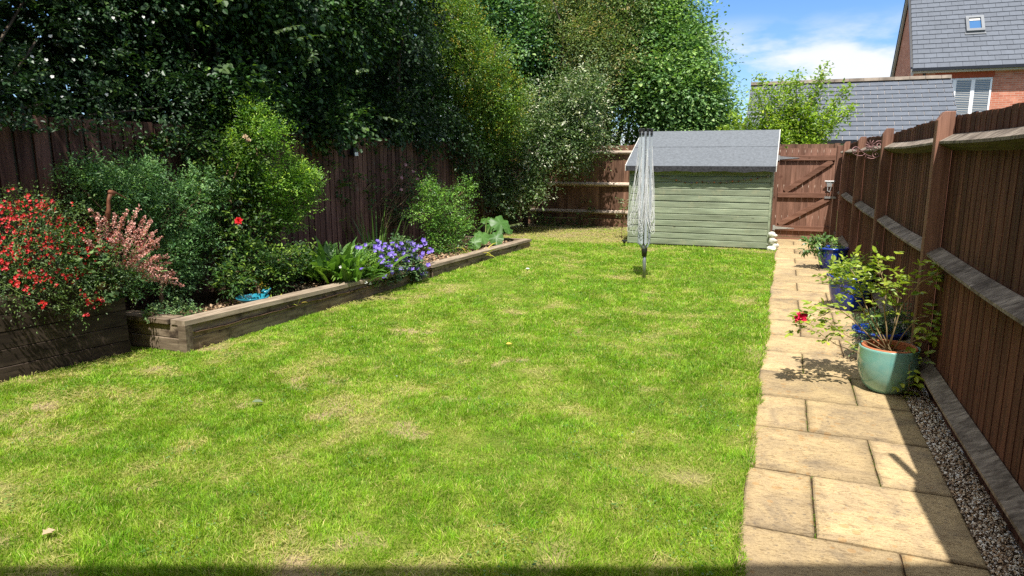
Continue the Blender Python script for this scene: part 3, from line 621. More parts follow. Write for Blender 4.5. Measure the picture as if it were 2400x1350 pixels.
# metal scroll sculpture on the fence top
p0 = atY(2034, 352, 8.62)
sc = thing('metal_scroll_ornament', 'curly reddish metal wire ornament fixed near the top of the fence by the gate', 'ornament', p0)
mb = MB(); P = Vector(p0)
def spiral(cx, cz, r0, turns, sgn, st, n=24):
    return [P+Vector((cx+math.cos(st+sgn*2*math.pi*turns*i/n)*r0*(1-.8*i/n), .02*math.sin(i*.4), cz+math.sin(st+sgn*2*math.pi*turns*i/n)*r0*(1-.8*i/n))) for i in range(n+1)]
for cx, cz, r0, tn, sg, st in [(-.125, .0, .045, 1.4, 1, -.6), (.11, .055, .05, 1.5, -1, 2.6), (.09, -.05, .045, 1.3, 1, 1.5), (-.02, -.06, .035, 1.2, -1, 0)]:
    mb.tube(spiral(cx, cz, r0, tn, sg, st), .0055, 6)
for a, b, k in [((-.08, -.02), (.14, .0), .03), ((-.10, .03), (.05, -.07), -.02), ((.0, -.08), (.14, -.04), -.03), ((-.02, .02), (.06, .06), .02), ((-.15, -.03), (-.02, -.05), -.02)]:
    mb.tube([P+Vector((a[0]+(b[0]-a[0])*i/8, 0, a[1]+(b[1]-a[1])*i/8+k*math.sin(i/8*math.pi))) for i in range(9)], .005, 6)
for i in range(11):
    a = i/11*2*math.pi; c = P+Vector((.02, -.01, .05)); mb.tube([c, c+Vector((math.cos(a)*.065, 0, math.sin(a)*.065))], [.009, .002], 5)
mb.build('scrollwork', 'scroll_metal', sc, smooth=True)
# unseen curved panel and pole, added to throw the shadow at lower right
pan = thing('shadow_panel', 'unseen curved top brown panel added against the fence to cast a bulging shadow', 'shadow caster', (1.05, 1.9, 0))
mb = MB(); y = 1.0
def ptop(y): return 2.30+.42*max(0, min(1, (y-1.75)/.5))**.8-(.10*max(0, (y-2.2)/.1))
while y < 2.33:
    e = min(y+.10, 2.335); mb.hexa([(.982, y, 0), (1.0, y, 0), (1.0, e, 0), (.982, e, 0), (.982, y, ptop(y)), (1.0, y, ptop(y)), (1.0, e, ptop(e)), (.982, e, ptop(e))]); y = e
mb.build('board_panel', 'fence_stain', pan)
pp = thing('shadow_pole', 'slim leaning brown pole, unseen, added to cast a finger shaped shadow on the path', 'post', (.975, 2.86, 0))
mb = MB(); mb.tube([(.975, 2.86, 0), (.962, 2.6, 2.80)], .024, 10); mb.build('shaft', 'fence_post_wood', pp)
# ================================================================== LEFT FENCE
lf = thing('slatted_fence', 'dark brown vertical slat fence under the hedge behind the raised bed', 'fence', (-5.92, 9, 0))
def lz(y): return 1.96-.0088*(y-3.7) if y < 16 else 1.85
PL = [.4, 2.9, 5.4, 7.9, 10.4, 12.9, 15.84]
for a, b in zip(PL, PL[1:]):
    mb = MB(); mb2 = MB(); y = a
    while y < b-.02:
        wd = .10 if y > 4.6 else .125; top = lz(y)+RND.uniform(-.012, .012); t = (RND.uniform(.6, 1.25), RND.random(), 0); rx = RND.uniform(-.003, .003)
        e = min(y+wd, b); mb.box((-5.925+rx, y, .06), (-5.905+rx, e, top), t)
        if e < b-.03: mb2.box((-5.948, e-.015, .06), (-5.93, e+.035, top-.01))
        y = e+(.018 if y > 4.6 else .03)
    mb.build('slat_panel', 'left_fence_wood', lf); mb2.build('batten', 'batten_wood', lf)
mb = MB()
for z in (.35, 1.0, 1.65): mb.box((-6.0, .4, z-.03), (-5.95, 15.84, z+.03))
mb.build('rail', 'left_fence_wood', lf)
p = atX(830, 357, -5.86)
sl_ = thing('solar_light', 'small black solar light screwed to the slatted fence below the hedge', 'lamp', p)
mb = MB(); mb.box((p.x-.045, p.y-.05, p.z-.05), (p.x+.03, p.y+.05, p.z+.07)); mb.build('housing', 'black_plastic', sl_, bevel=.006)
mb = MB(); mb.hexa([(p.x+.032, p.y-.04, p.z-.045), (p.x+.045, p.y-.04, p.z-.05), (p.x+.045, p.y+.04, p.z-.05), (p.x+.032, p.y+.04, p.z-.045), (p.x+.032, p.y-.04, p.z+.0), (p.x+.038, p.y-.04, p.z+.0), (p.x+.038, p.y+.04, p.z+.0), (p.x+.032, p.y+.04, p.z+.0)]); mb.build('lens', 'upvc_white', sl_)
# ================================================================== BACK FENCE
bf = thing('back_fence', 'brown featheredge fence with pale rails across the far end left of the shed', 'fence', (-3.5, 15.95, 0))
PX = [-5.9, -3.25, -.5, .95]
for a, b in zip(PX, PX[1:]):
    mb = MB(); x = a
    while x < b-.01:
        e = min(x+RND.uniform(.10, .125), b); top = 1.885+RND.uniform(-.006, .006); d = RND.uniform(0, .006)
        mb.hexa([(x, 15.985+d, .17), (e+.006, 15.975+d, .17), (e+.006, 15.99+d, .17), (x, 16.0+d, .17), (x, 15.985+d, top), (e+.006, 15.975+d, top), (e+.006, 15.99+d, top), (x, 16.0+d, top)], (RND.uniform(.75, 1.25), RND.random(), 0)); x = e
    mb.build('board_panel', 'fence_back_wood', bf)
    for z in (.33, .985, 1.72):
        mb = MB(); mb.prism([(15.98, z+.05), (15.90, z+.01), (15.90, z-.012), (15.98, z-.05)], lambda q, w_: (a, q, w_), lambda q, w_: (b, q, w_), m=0)
        mb.build('rail', 'rail_top_wood_cross', bf)
    mb = MB(); mb.box((a+.01, 15.95, -.02), (b-.01, 15.985, .168)); mb.build('gravel_board', 'fence_back_wood', bf)
for x in PX[1:]:
    mb = MB(); mb.box((x-.05, 15.88, -.02), (x+.05, 15.972, 1.9)); mb.build('post', 'fence_back_wood', bf)
# ================================================================== GATE
gt = thing('garden_gate', 'brown boarded gate with diagonal braces closing the end of the path', 'gate', (.36, 14.6, 0))
mb = MB(); x = -.135
gx1 = .865
while x < gx1-.01:
    e = min(x+.112, gx1); mb.box((x+.002, 14.60, .06), (e-.002, 14.62, 1.785), (RND.uniform(.8, 1.2), RND.random(), 0)); x = e
mb.build('board_panel', 'gate_wood', gt)
for z, h in ((.235, .095), (.885, .095), (1.60, .095)):
    mb = MB(); mb.box((-.125, 14.553, z-h/2), (.855, 14.597, z+h/2)); mb.build('ledge', 'gate_brace_wood', gt, bevel=.003)
for (a, b) in (((-.07, .30), (.80, .83)), ((-.0, .955), (.80, 1.54))):
    mb = MB(); mb.beam((a[0], 14.577, a[1]), (b[0], 14.577, b[1]), .036, .095, up=(0, 0, 1)); mb.build('brace', 'gate_brace_wood', gt, bevel=.003)
for z in (.235, 1.60):
    mb = MB(); mb.hexa([(-.13, 14.545, z-.03), (.22, 14.545, z-.004), (.22, 14.551, z-.004), (-.13, 14.551, z-.03), (-.13, 14.545, z+.03), (.22, 14.545, z+.004), (.22, 14.551, z+.004), (-.13, 14.551, z+.03)])
    mb.box((-.175, 14.543, z-.05), (-.13, 14.551, z+.05)); mb.build('hinge', 'galvanised', gt)
mb = MB(); mb.box((.72, 14.53, 1.11), (.86, 14.552, 1.15)); mb.tube([(.70, 14.52, 1.16), (.88, 14.52, 1.16)], .012, 8); mb.box((.745, 14.50, 1.06), (.83, 14.55, 1.12)); mb.tube([(.76, 14.51, 1.06), (.76, 14.5, .98), (.80, 14.5, .96), (.82, 14.51, 1.06)], .008, 6)
mb.box((.72, 14.54, .83), (.92, 14.55, .87)); mb.build('bolt', 'galvanised', gt, bevel=.002)
gp = thing('gate_post', 'brown post between the shed corner and the hinged side of the gate', 'post', (-.19, 14.6, 0), 'gate posts')
mb = MB(); mb.box((-.245, 14.56, -.02), (-.14, 14.66, 1.80)); mb.build('shaft', 'fence_post_wood', gp, bevel=.005)
gp = thing('gate_post', 'brown post on the latch side of the gate against the tall fence', 'post', (.92, 14.6, 0), 'gate posts')
mb = MB(); mb.box((.872, 14.56, -.02), (.97, 14.66, 1.83)); mb.build('shaft', 'fence_post_wood', gp, bevel=.005)
mb = MB(); mb.box((-.135, 14.56, .0), (.87, 14.64, .05)); mb.build('threshold', 'gate_brace_wood', gt)
# ================================================================== SHED
sh = thing('garden_shed', 'pale green shiplap shed with grey felt roof at the end of the lawn', 'shed', (-1.46, 12.86, 0))
SX0, SX1, SY0, SY1 = -2.70, -.225, 12.86, 15.5
def shiplap(mb, f, z0, z1, n):
    h = (z1-z0)/n
    for i in range(n):
        a = z0+h*i; t = (RND.uniform(.9, 1.08), RND.random(), 0); j = RND.uniform(-.003, .003); k = RND.uniform(-.003, .003)
        # profile (out, z)
        prof = [(0, a), (.018, a+.002), (.016, a+h*.80), (.004, a+h*.93), (0, a+h-.001)]
        mb.prism(prof, lambda o, z: f(0, o+j, z+j*1.2), lambda o, z: f(1, o+k, z+k*1.2), t)
mb = MB(); shiplap(mb, lambda s, o, z: (SX0+(SX1-SX0)*s, SY0-o, z), .02, 1.40, 12); mb.build('front_wall', 'shed_paint', sh)
mb = MB(); mb.box((SX0+.02, SY0+.002, .0), (SX1-.02, SY0+.03, 1.43)); mb.build('frame', 'felt_edge', sh)
for s_, x in ((0, SX0), (1, SX1)):
    mb = MB(); sg = -1 if s_ == 0 else 1
    shiplap(mb, lambda s, o, z: (x+sg*o, SY0+.01+(SY1-SY0)*s, z), .085, 1.40, 12)
    ym = (SY0+SY1)/2
    mb.add([(x-.01, SY0+.03, 1.38), (x-.01, SY1, 1.38), (x-.01, ym, 2.02), (x+.01, SY0+.03, 1.38), (x+.01, SY1, 1.38), (x+.01, ym, 2.02)], [(0, 1, 2), (5, 4, 3), (0, 3, 4, 1), (1, 4, 5, 2), (2, 5, 3, 0)])
    mb.build('side_wall', 'shed_paint', sh)
    mb = MB(); mb.box((x-.02, SY0-.03, .02), (x+.02, SY0-.018, 1.40)) if False else mb.box((x-.022 if s_ == 0 else x-.012, SY0-.028, .02), (x+.012 if s_ == 0 else x+.022, SY0+.0, 1.40)); mb.build('corner_trim', 'shed_paint', sh, bevel=.002)
mb = MB(); mb.box((SX0, SY1-.02, 0), (SX1, SY1, 1.4)); mb.build('rear_wall', 'shed_paint', sh)
eY0, eZ = 12.71, 1.455; rY, rZ = 14.18, 2.115; RX0, RX1 = -2.765, -.165
mb = MB()
def roofslope(ya, za, yb, zb, dz):
    n = 26; vs = []; fs = []
    for j in range(2):
        for i in range(n+1):
            x = RX0+(RX1-RX0)*i/n; y, z = (ya, za) if j == 0 else (yb, zb); vs.append((x, y+RND.uniform(-.002, .002), z+RND.uniform(-.003, .003)+dz))
    for i in range(n): fs.append((i, i+1, n+2+i, n+1+i))
    mb.add(vs, fs, (1, .3, 0))
roofslope(eY0, eZ, rY, rZ, 0); roofslope(rY, rZ, 15.66, 1.455, 0)
mb.add([(RX0, eY0, eZ-.03), (RX1, eY0, eZ-.03), (RX1, rY, rZ-.03), (RX0, rY, rZ-.03)], [(0, 3, 2, 1)])
# overlap of the upper felt strip
f = .52; yo, zo = eY0+(rY-eY0)*f, eZ+(rZ-eZ)*f
mb.hexa([(RX0, yo, zo+.001), (RX1, yo, zo+.001), (RX1, rY, rZ+.001), (RX0, rY, rZ+.001), (RX0, yo, zo+.009), (RX1, yo, zo+.009), (RX1, rY, rZ+.009), (RX0, rY, rZ+.009)], (1.03, .8, 0))
mb.build('roof', 'roof_felt', sh)
mb = MB(); n = 40
for i in range(n):
    x0, x1 = RX0+(RX1-RX0)*i/n, RX0+(RX1-RX0)*(i+1)/n; a = [-.095+.010*math.sin(i*.55+q*.55)+.006*math.sin((i+q)*1.9) for q in (0, 1)]
    mb.add([(x0, eY0-.004, eZ+.002), (x1, eY0-.004, eZ+.002), (x1, eY0-.012, eZ+a[1]), (x0, eY0-.012, eZ+a[0]), (x0, eY0+.02, eZ+.0), (x1, eY0+.02, eZ+.0), (x1, eY0+.02, eZ+a[1]), (x0, eY0+.02, eZ+a[0])], [(0, 3, 2, 1), (4, 5, 6, 7), (3, 7, 6, 2)], (1, .2, 0))
mb.build('felt_edge', 'felt_edge', sh)
for x in (RX0-.012, RX1):
    mb = MB()
    for (ya, za), (yb, zb) in (((eY0-.01, eZ), (rY, rZ)), ((rY, rZ), (15.66, 1.455))):
        mb.hexa([(x, ya, za-.09), (x+.012, ya, za-.09), (x+.012, yb, zb-.09), (x, yb, zb-.09), (x, ya, za+.014), (x+.012, ya, za+.014), (x+.012, yb, zb+.014), (x, yb, zb+.014)])
    mb.build('barge_board', 'white_barge', sh)
# string of dried heads / beads hanging on the front of the shed
bd = thing('bead_garland', 'string of small brown and cream beads draped across the top of the shed front', 'garland', (-1.0, 12.83, 1.2))
pts = [atY(1240+i*0+x, y, 12.825) for i, (x, y) in enumerate([(312, 415), (345, 422), (366, 428), (380, 430), (393, 428), (406, 426), (420, 427), (434, 427), (448, 428), (463, 427), (477, 425), (491, 425), (505, 422), (520, 421), (535, 418), (560, 414)])]
for i, q in enumerate(pts):
    mb = MB(); mb.ball(q, .016+.004*(i % 3 == 0), 8, t=(1 if i % 3 else .4, .2, 0)); mb.build('bead', 'terracotta' if i % 3 == 1 else ('soffit' if i % 3 == 0 else 'rusty_metal'), bd, smooth=True)
mb = MB(); mb.tube(pts, .003, 4); mb.build('string', 'stem_tan', bd)
# white stone ornament by the shed corner
so0 = Vector((-.155, 12.80, 0))
st = thing('stone_ornament', 'white weathered stone animal head ornament sitting on pale rocks at the shed corner', 'ornament', so0)
def rock(c, r, seed, mat='white_stone', name='rock', parent=st, n=14):
    rr = np.random.default_rng(seed); mb = MB(); mb.ball(c, r, n); V = np.array(mb.v); c = np.array(c)
    ph = rr.uniform(0, 6, 6); d = (V-c)/np.array(r)
    k = 1+.16*np.sin(d[:, 0]*4+ph[0])*np.cos(d[:, 1]*3+ph[1])+.12*np.sin(d[:, 2]*5+ph[2]+d[:, 0]*3)
    mb.v = [tuple(q) for q in c+(V-c)*k[:, None]]; return mb.build(name, mat, parent, smooth=True)
rock((-.15, 12.74, .03), (.08, .06, .05), 1); rock((-.10, 12.80, .08), (.07, .06, .06), 2); rock((-.18, 12.86, .10), (.06, .06, .07), 3, name='rock')
rock((-.135, 12.78, .175), (.075, .06, .055), 4, name='body')
mb = MB(); mb.ball((-.155, 12.78, .275), (.062, .055, .058), 14); mb.ball((-.105, 12.765, .265), (.045, .032, .028), 10); mb.ball((-.20, 12.78, .285), (.022, .02, .034), 8); mb.ball((-.155, 12.735, .285), (.02, .012, .034), 8)
mb.build('head', 'white_stone', st, smooth=True)
# spike light left of the shed
q = atz(1463, 578); pl = thing('path_light', 'small black spike light standing on the lawn left of the shed', 'lamp', q)
mb = MB(); mb.tube([(q.x, q.y, 0), (q.x, q.y, .10)], .008, 6); mb.tube([(q.x, q.y, .10), (q.x, q.y, .125)], [.05, .045], 12); mb.tube([(q.x, q.y, .06), (q.x, q.y, .10)], [.02, .03], 10); mb.build('spike_lamp', 'black_plastic', pl)
# ================================================================== ROTARY AIRER
ax, ay = -1.69, 9.13
dr_ = thing('rotary_clothes_airer', 'folded grey rotary clothes airer with drooping white lines standing on the lawn', 'clothes airer', (ax, ay, 0))
mb = MB(); mb.tube([(ax, ay, -.02), (ax-.01, ay, .42)], .0235, 16); mb.build('ground_socket', 'dryer_metal', dr_, smooth=True)
mb = MB(); mb.tube([(ax-.01, ay, .36), (ax-.035, ay, 1.93)], .019, 14); mb.build('pole', 'dryer_metal', dr_, smooth=True)
mb = MB(); mb.tube([(ax-.01, ay, .30), (ax-.011, ay, .39), (ax-.012, ay, .45)], [.034, .040, .032], 16); mb.build('lower_hub', 'black_plastic', dr_, smooth=True)
arms = []
for i, (dx, dy) in enumerate(((-.078, -.028), (-.030, -.060), (.026, -.054), (.066, .0))):
    lo = Vector((ax-.012+dx*.35, ay+dy*.35, .40)); hi = Vector((ax-.035+dx, ay+dy, 1.94)); k1 = Vector((ax-.012+dx*.9, ay+dy, .47))
    mb = MB()
    dd = (hi-k1).normalized(); side = Vector((1, 0, 0))
    mb.beam(lo, k1, .016, .026, up=(0, 1, 0)); mb.beam(k1, hi, .034, .022, up=(0, 1, 0)); mb.build('arm', 'dryer_arm_paint', dr_, bevel=.004)
    mb = MB(); mb.box((hi.x-.017, hi.y-.018, hi.z-.01), (hi.x+.017, hi.y+.018, hi.z+.035)); mb.box((hi.x-.016, hi.y-.024, hi.z-.05), (hi.x+.016, hi.y+.0, hi.z-.012)); mb.build('arm_end_cap', 'black_plastic', dr_, bevel=.004)
    # stay strut
    mb = MB(); mb.tube([k1.lerp(hi, .42)+Vector((0, .025, 0)), Vector((ax-.03, ay+.01, 1.70))], .006, 6); mb.build('strut', 'dryer_arm_paint', dr_)
    arms.append((k1, hi))
rr = random.Random(4)
for i in range(4):
    for j in range(11):
        f = 1-j*.072; A = arms[i][0].lerp(arms[i][1], f); B = arms[(i+1) % 4][0].lerp(arms[(i+1) % 4][1], f+rr.uniform(-.01, .01))
        hang = 1.16*f**1.1*rr.uniform(.86, 1.04); bl = (.06+.05*rr.random())*(1.5 if i in (3, 0) else 1)
        o = {0: Vector((-.22, -.09, 0)), 1: Vector((-.05, -.13, 0)), 2: Vector((.13, -.11, 0)), 3: Vector((-.20 if j % 2 else .12, .05, 0))}[i]*rr.uniform(.2, .68)
        pts = []; n = 22
        for k in range(n+1):
            s = k/n; x = s*2-1; base = A.lerp(B, s); dn = hang*(1-abs(x)**2.6)
            out = math.sin(min(1, (1-abs(x)**2.4))*math.pi*.5)**1.3
            wv = Vector((rr.uniform(-.0015, .0015), 0, 0))
            sp = Vector((.035*x*(1-abs(x)**3), 0, 0))
            pts.append(base+Vector((0, 0, -dn))+o*out+wv+sp)
        mb = MB(); mb.tube(pts, .0023, 4, t=(rr.uniform(.85, 1.1), .5, 0), cap=False); mb.build('washing_line', 'cord_white', dr_, smooth=True)
# ================================================================== RAISED BED AND PLANTER
bed = thing('raised_sleeper_bed', 'long low raised bed edged with weathered timber sleepers along the left of the lawn', 'raised bed', (-4.9, 8, 0))
def wallseg(y0, y1, h0, h1, x_off=0, nm='sleeper'):
    for lv in range(2):
        mb = MB(); a0, b0 = h0*lv/2+.002*lv, h0*(lv+1)/2-.004; a1, b1 = h1*lv/2+.002*lv, h1*(lv+1)/2-.004; t = (RND.uniform(.9, 1.1), RND.random(), 0)
        xa, xb = BEDX(y0)+x_off, BEDX(y1)+x_off; o_ = -.006*lv
        mb.hexa([(xa-.12, y0, a0-.01), (xa+o_, y0, a0-.01), (xb+o_, y1, a1-.01), (xb-.12, y1, a1-.01), (xa-.12, y0, b0), (xa+o_, y0, b0), (xb+o_, y1, b1), (xb-.12, y1, b1)], t); mb.build(nm, 'sleeper_wood', bed, bevel=.006)
    mb = MB(); n = 8
    for k in range(n):
        q0, q1 = k/n, (k+1)/n; Y0, Y1 = y0-.03*(k == 0)+(y1-y0)*q0, y0+(y1-y0)*q1; H0, H1 = h0+(h1-h0)*q0, h0+(h1-h0)*q1; w0, w1 = [.004*math.sin(q*7) for q in (q0, q1)]
        xa, xb = BEDX(Y0)+x_off, BEDX(Y1)+x_off
        vs = [(xa-.135, Y0, H0), (xa+.022+w0, Y0, H0), (xb+.022+w1, Y1, H1), (xb-.135, Y1, H1), (xa-.135, Y0, H0+.042), (xa+.020+w0, Y0, H0+.040), (xb+.020+w1, Y1, H1+.040), (xb-.135, Y1, H1+.042)]
        fs = [(0, 3, 2, 1), (4, 5, 6, 7), (1, 2, 6, 5), (3, 0, 4, 7)]+([(0, 1, 5, 4)] if k == 0 else [])+([(2, 3, 7, 6)] if k == n-1 else [])
        mb.add(vs, fs, (1.02, .37+x_off, 0))
    mb.build('cap_board', 'sleeper_cap_wood', bed)
wallseg(4.13, 8.12, .235, .135, 0); wallseg(8.13, 11.68, .135, .105, .03)
for lv in range(2):
    mb = MB(); mb.box((-5.30, 4.105+.004*lv, .118*lv), (-4.60, 4.225, .118*(lv+1)-.004)); mb.build('sleeper', 'sleeper_end_wood', bed, bevel=.006)
mb = MB(); mb.box((-5.30, 4.08, .237), (-4.70, 4.25, .278)); mb.build('cap_board', 'sleeper_end_wood', bed, bevel=.004)
mb = MB(); mb.box((-4.612, 4.098, -.01), (-4.528, 4.17, .236)); mb.build('corner_block', 'sleeper_end_wood', bed, bevel=.004)
mb = MB(); mb.box((-5.75, 11.62, -.01), (-4.30, 11.72, .14)); mb.build('end_sleeper', 'sleeper_end_wood', bed, bevel=.006)
mb = MB(); a, b = atz(690, 657, .16), atz(760, 668, .16); mb.beam((-5.5, 6.15, .14), (-4.62, 6.05, .16), .09, .07); mb.build('divider', 'sleeper_end_wood', bed, bevel=.004)
mb = MB(); mb.box((-5.9, 4.22, .0), (-4.6, 11.64, .10)); o = mb.build('soil_bed', 'bare_soil'); kind(o, 'structure')
nxs, nys = 30, 140
xs = np.linspace(-5.9, -4.52, nxs+1); ys = np.linspace(4.2, 11.64, nys+1); X, Y = np.meshgrid(xs, ys); X = X+(X+5.9)/1.38*((Y-4.11)*.034)
Z = .155-.008*(Y-4)*1.0+.05*(fbm(X*4, Y*4, 5, 3)-.5); V = np.stack([X, Y, Z], -1).reshape(-1, 3); i = np.arange(nxs*nys); a = (i//nxs)*(nxs+1)+i % nxs
kind(npmesh('bed_soil', V, np.stack([a, a+1, a+nxs+2, a+nxs+1], 1), 'bare_soil'), 'structure')
o = stones('bark_mulch', 2600, lambda r, y: r.uniform(-5.3, -4.55, len(y))+(y-4.11)*.034, 4.3, 11.5, .008, .02, 'pebble_col', [(.40, .25, .14), (.28, .18, .10), (.5, .36, .22), (.12, .08, .05)], z=.15, seed=9, pw=1.0)
V = np.empty(len(o.data.vertices)*3, np.float32); o.data.vertices.foreach_get('co', V); V = V.reshape(-1, 3); V[:, 2] -= (V[:, 1]-4)*.008; V[:, 2] += .0; o.data.vertices.foreach_set('co', V.ravel())
o['kind'] = 'stuff'; o['label'] = 'loose brown bark chips over the soil of the raised bed'; o['category'] = 'mulch'
pb = thing('timber_planter', 'big black brown boarded planter box full of red flowers at the left edge', 'planter', (-5.3, 3.2, 0))
def pxp(y): return -5.02+(y-3.96)*.20
z = 0
for i, h in enumerate((.105, .128, .128, .128, .10)):
    mb = MB(); y0, y1 = 1.6, 3.965; o_ = [.012, .004, .0, .003, .0][i]; n = 6; t = (RND.uniform(.85, 1.15)*(1.35 if i == 0 else 1), RND.random(), 0)
    z1 = z+h-.004
    mb.hexa([(pxp(y0)-.04, y0, z-.01*(i == 0)), (pxp(y0)+o_, y0, z-.01*(i == 0)), (pxp(y1)+o_, y1, z-.01*(i == 0)), (pxp(y1)-.04, y1, z-.01*(i == 0)), (pxp(y0)-.04, y0, z1), (pxp(y0)+o_, y0, z1), (pxp(y1)+o_, y1, z1), (pxp(y1)-.04, y1, z1)], t); mb.build('board', 'planter_wood', pb, bevel=.004)
    mb = MB(); mb.box((-5.85, 3.93, z), (-5.065, 3.968, z1)); mb.build('board', 'planter_wood', pb, bevel=.004); z += h
mb = MB(); mb.add([(-5.88, 1.6, .52), (pxp(1.6)-.035, 1.6, .52), (pxp(3.94)-.035, 3.94, .52), (-5.88, 3.94, .52)], [(0, 1, 2, 3)]); mb.build('soil', 'bare_soil', pb)
# ================================================================== HOUSE BEHIND, GARAGE, FAR HOUSE
hb_ = thing('own_house', 'brick house wall standing behind the viewpoint whose eaves shade the near lawn', 'house', (-3, -.6, 0))
EN = Vector((-math.sin(PSI), math.cos(PSI), 0)); E0 = Vector((.515, .135, 0))
def hp(a, b, z): q = E0+CR*a+EN*b; return (q.x, q.y, z)
def hbox(mb, a0, a1, b0, b1, z0, z1, zb0=None, zb1=None):
    zb0 = z0 if zb0 is None else zb0; zb1 = z1 if zb1 is None else zb1
    mb.hexa([hp(a0, b0, zb0), hp(a1, b0, zb0), hp(a1, b1, z0), hp(a0, b1, z0), hp(a0, b0, zb1), hp(a1, b0, zb1), hp(a1, b1, z1), hp(a0, b1, z1)])
mb = MB(); hbox(mb, -9, 2.4, -.85, -.5, 0, 4.9); mb.build('wall', 'red_brick', hb_)
mb = MB(); hbox(mb, -9.2, 2.5, -4, -.1, 4.9, 5.0, 7.2, 7.3); mb.build('roof', 'slate', hb_)
mb = MB(); hbox(mb, -9.2, 2.5, -.1, .0, 4.88, 5.0); mb.build('gutter', 'gutter_black', hb_)
def slates(mb, O, u, v, n, Wd, Ln, tw, th, thick=.02, gap=.004):
    rows = int(Ln/th)
    for i in range(rows):
        s = -(tw/2 if i % 2 else 0)
        while s < Wd-.01:
            a, b = max(s, 0)+gap, min(s+tw, Wd)-gap; s += tw
            if b-a < .03: continue
            v0, v1 = i*th, (i+1)*th+.02; t = (RND.uniform(.93, 1.07), RND.random(), 0)
            q = lambda uu, vv, h: O+u*uu+v*vv+n*h
            mb.hexa([q(a, v0, .0), q(b, v0, .0), q(b, v1, -.01), q(a, v1, -.01), q(a, v0, thick+.008), q(b, v0, thick+.008), q(b, v1, .004), q(a, v1, .004)], t)
def roofpair(parent, x0, x1, ya, za, yr, zr, yb, joint, tw=.42, th=.245, light=True):
    u = Vector((1, 0, 0)); v = Vector((0, yr-ya, zr-za)); Ln = v.length; v.normalize(); n = u.cross(v)
    mb = MB(); slates(mb, Vector((x0, ya, za)), u, v, n, x1-x0, Ln, tw, th, gap=.009 if joint == 'slate_joint' else .004)
    mb.build('roof', 'slate', parent)
    mb = MB(); mb.add([(x0, ya, za-.012), (x1, ya, za-.012), (x1, yr, zr-.012), (x0, yr, zr-.012), (x0, yb, za-.012), (x1, yb, za-.012)], [(0, 1, 2, 3), (3, 2, 5, 4)]); mb.build('roof_deck', joint, parent)
ga = thing('garage', 'low garage with grey slate roof and lichened ridge behind the gate', 'garage', (1.6, 26, 0))
gx0, gx1_, gya, gza, gyr, gzr = -1.38, 4.76, 24, 2.13, 26.6, 4.15
roofpair(ga, gx0, gx1_, gya, gza, gyr, gzr, 29.2, 'slate_joint')
mb = MB(); x = gx0
while x < gx1_-.05:
    e = min(x+.45, gx1_); mb.prism([(-.13, -.05), (-.05, .06), (.05, .06), (.13, -.05)], lambda q, w_: (x, gyr+q, gzr+.03+w_), lambda q, w_: (e-.008, gyr+q, gzr+.03+w_)); x = e
mb.build('ridge', 'ridge_tile', ga)
mb = MB(); mb.box((gx0+.15, gya+.22, -.1), (gx1_-.12, gya+.4, 2.2)); mb.box((gx0+.15, 28.8, -.1), (gx1_-.12, 29, 2.2))
for x in (gx0+.16, gx1_-.34):
    mb.add([(x, gya+.42, -.1), (x, 28.78, -.1), (x, 28.78, 2.1), (x, gyr, 4.0), (x, gya+.42, 2.1), (x+.18, gya+.42, -.1), (x+.18, 28.78, -.1), (x+.18, 28.78, 2.1), (x+.18, gyr, 4.0), (x+.18, gya+.42, 2.1)], [(0, 4, 3, 2, 1), (5, 6, 7, 8, 9), (0, 5, 9, 4), (4, 9, 8, 3), (3, 8, 7, 2)])
mb.build('wall', 'dark_brick', ga)
mb = MB(); mb.box((gx0, gya-.10, gza-.09), (gx1_, gya+.0, gza-.005)); mb.build('gutter', 'gutter_black', ga)
mb = MB(); mb.box((gx0, gya+.02, gza-.13), (gx1_, gya+.21, gza-.05)); mb.build('fascia', 'soffit', ga)
q = atY(1969, 339, 24.2); mb = MB(); mb.box((q.x-.08, 24.1, q.z-.05), (q.x+.08, 24.215, q.z+.07)); mb.build('wall_light', 'upvc_white', ga, bevel=.01)
hs = thing('brick_house', 'tall red brick house with slate roof and white window at the upper right', 'house', (8, 32, 0))
hx0, hx1, hya, hza, hyr, hzr = 4.06, 14, 30, 4.93, 32.85, 8.35
hyb = 2*hyr-hya
roofpair(hs, hx0, hx1, hya-.15, hza-.10, hyr, hzr, hyb+.15, 'gutter_black', .40, .25)
mb = MB(); mb.box((hx0+.1, hya+.12, -.1), (hx1, hya+.35, hza)); mb.build('wall', 'red_brick', hs)
mb = MB(); x = hx0+.1
mb.add([(x, hya+.36, -.1), (x, hyb-.1, -.1), (x, hyb-.1, hza), (x, hyr, hzr-.12), (x, hya+.36, hza), (x+.2, hya+.36, -.1), (x+.2, hyb-.1, -.1), (x+.2, hyb-.1, hza), (x+.2, hyr, hzr-.12), (x+.2, hya+.36, hza)], [(0, 4, 3, 2, 1), (5, 6, 7, 8, 9), (0, 5, 9, 4), (4, 9, 8, 3), (3, 8, 7, 2)])
mb.build('gable_wall', 'red_brick', hs)
mb = MB(); mb.box((hx0, hya-.28, hza-.20), (hx1, hya-.16, hza-.10)); mb.build('gutter', 'gutter_black', hs)
mb = MB(); mb.box((hx0, hya-.14, hza-.26), (hx1, hya+.118, hza-.14)); mb.build('soffit', 'soffit', hs)
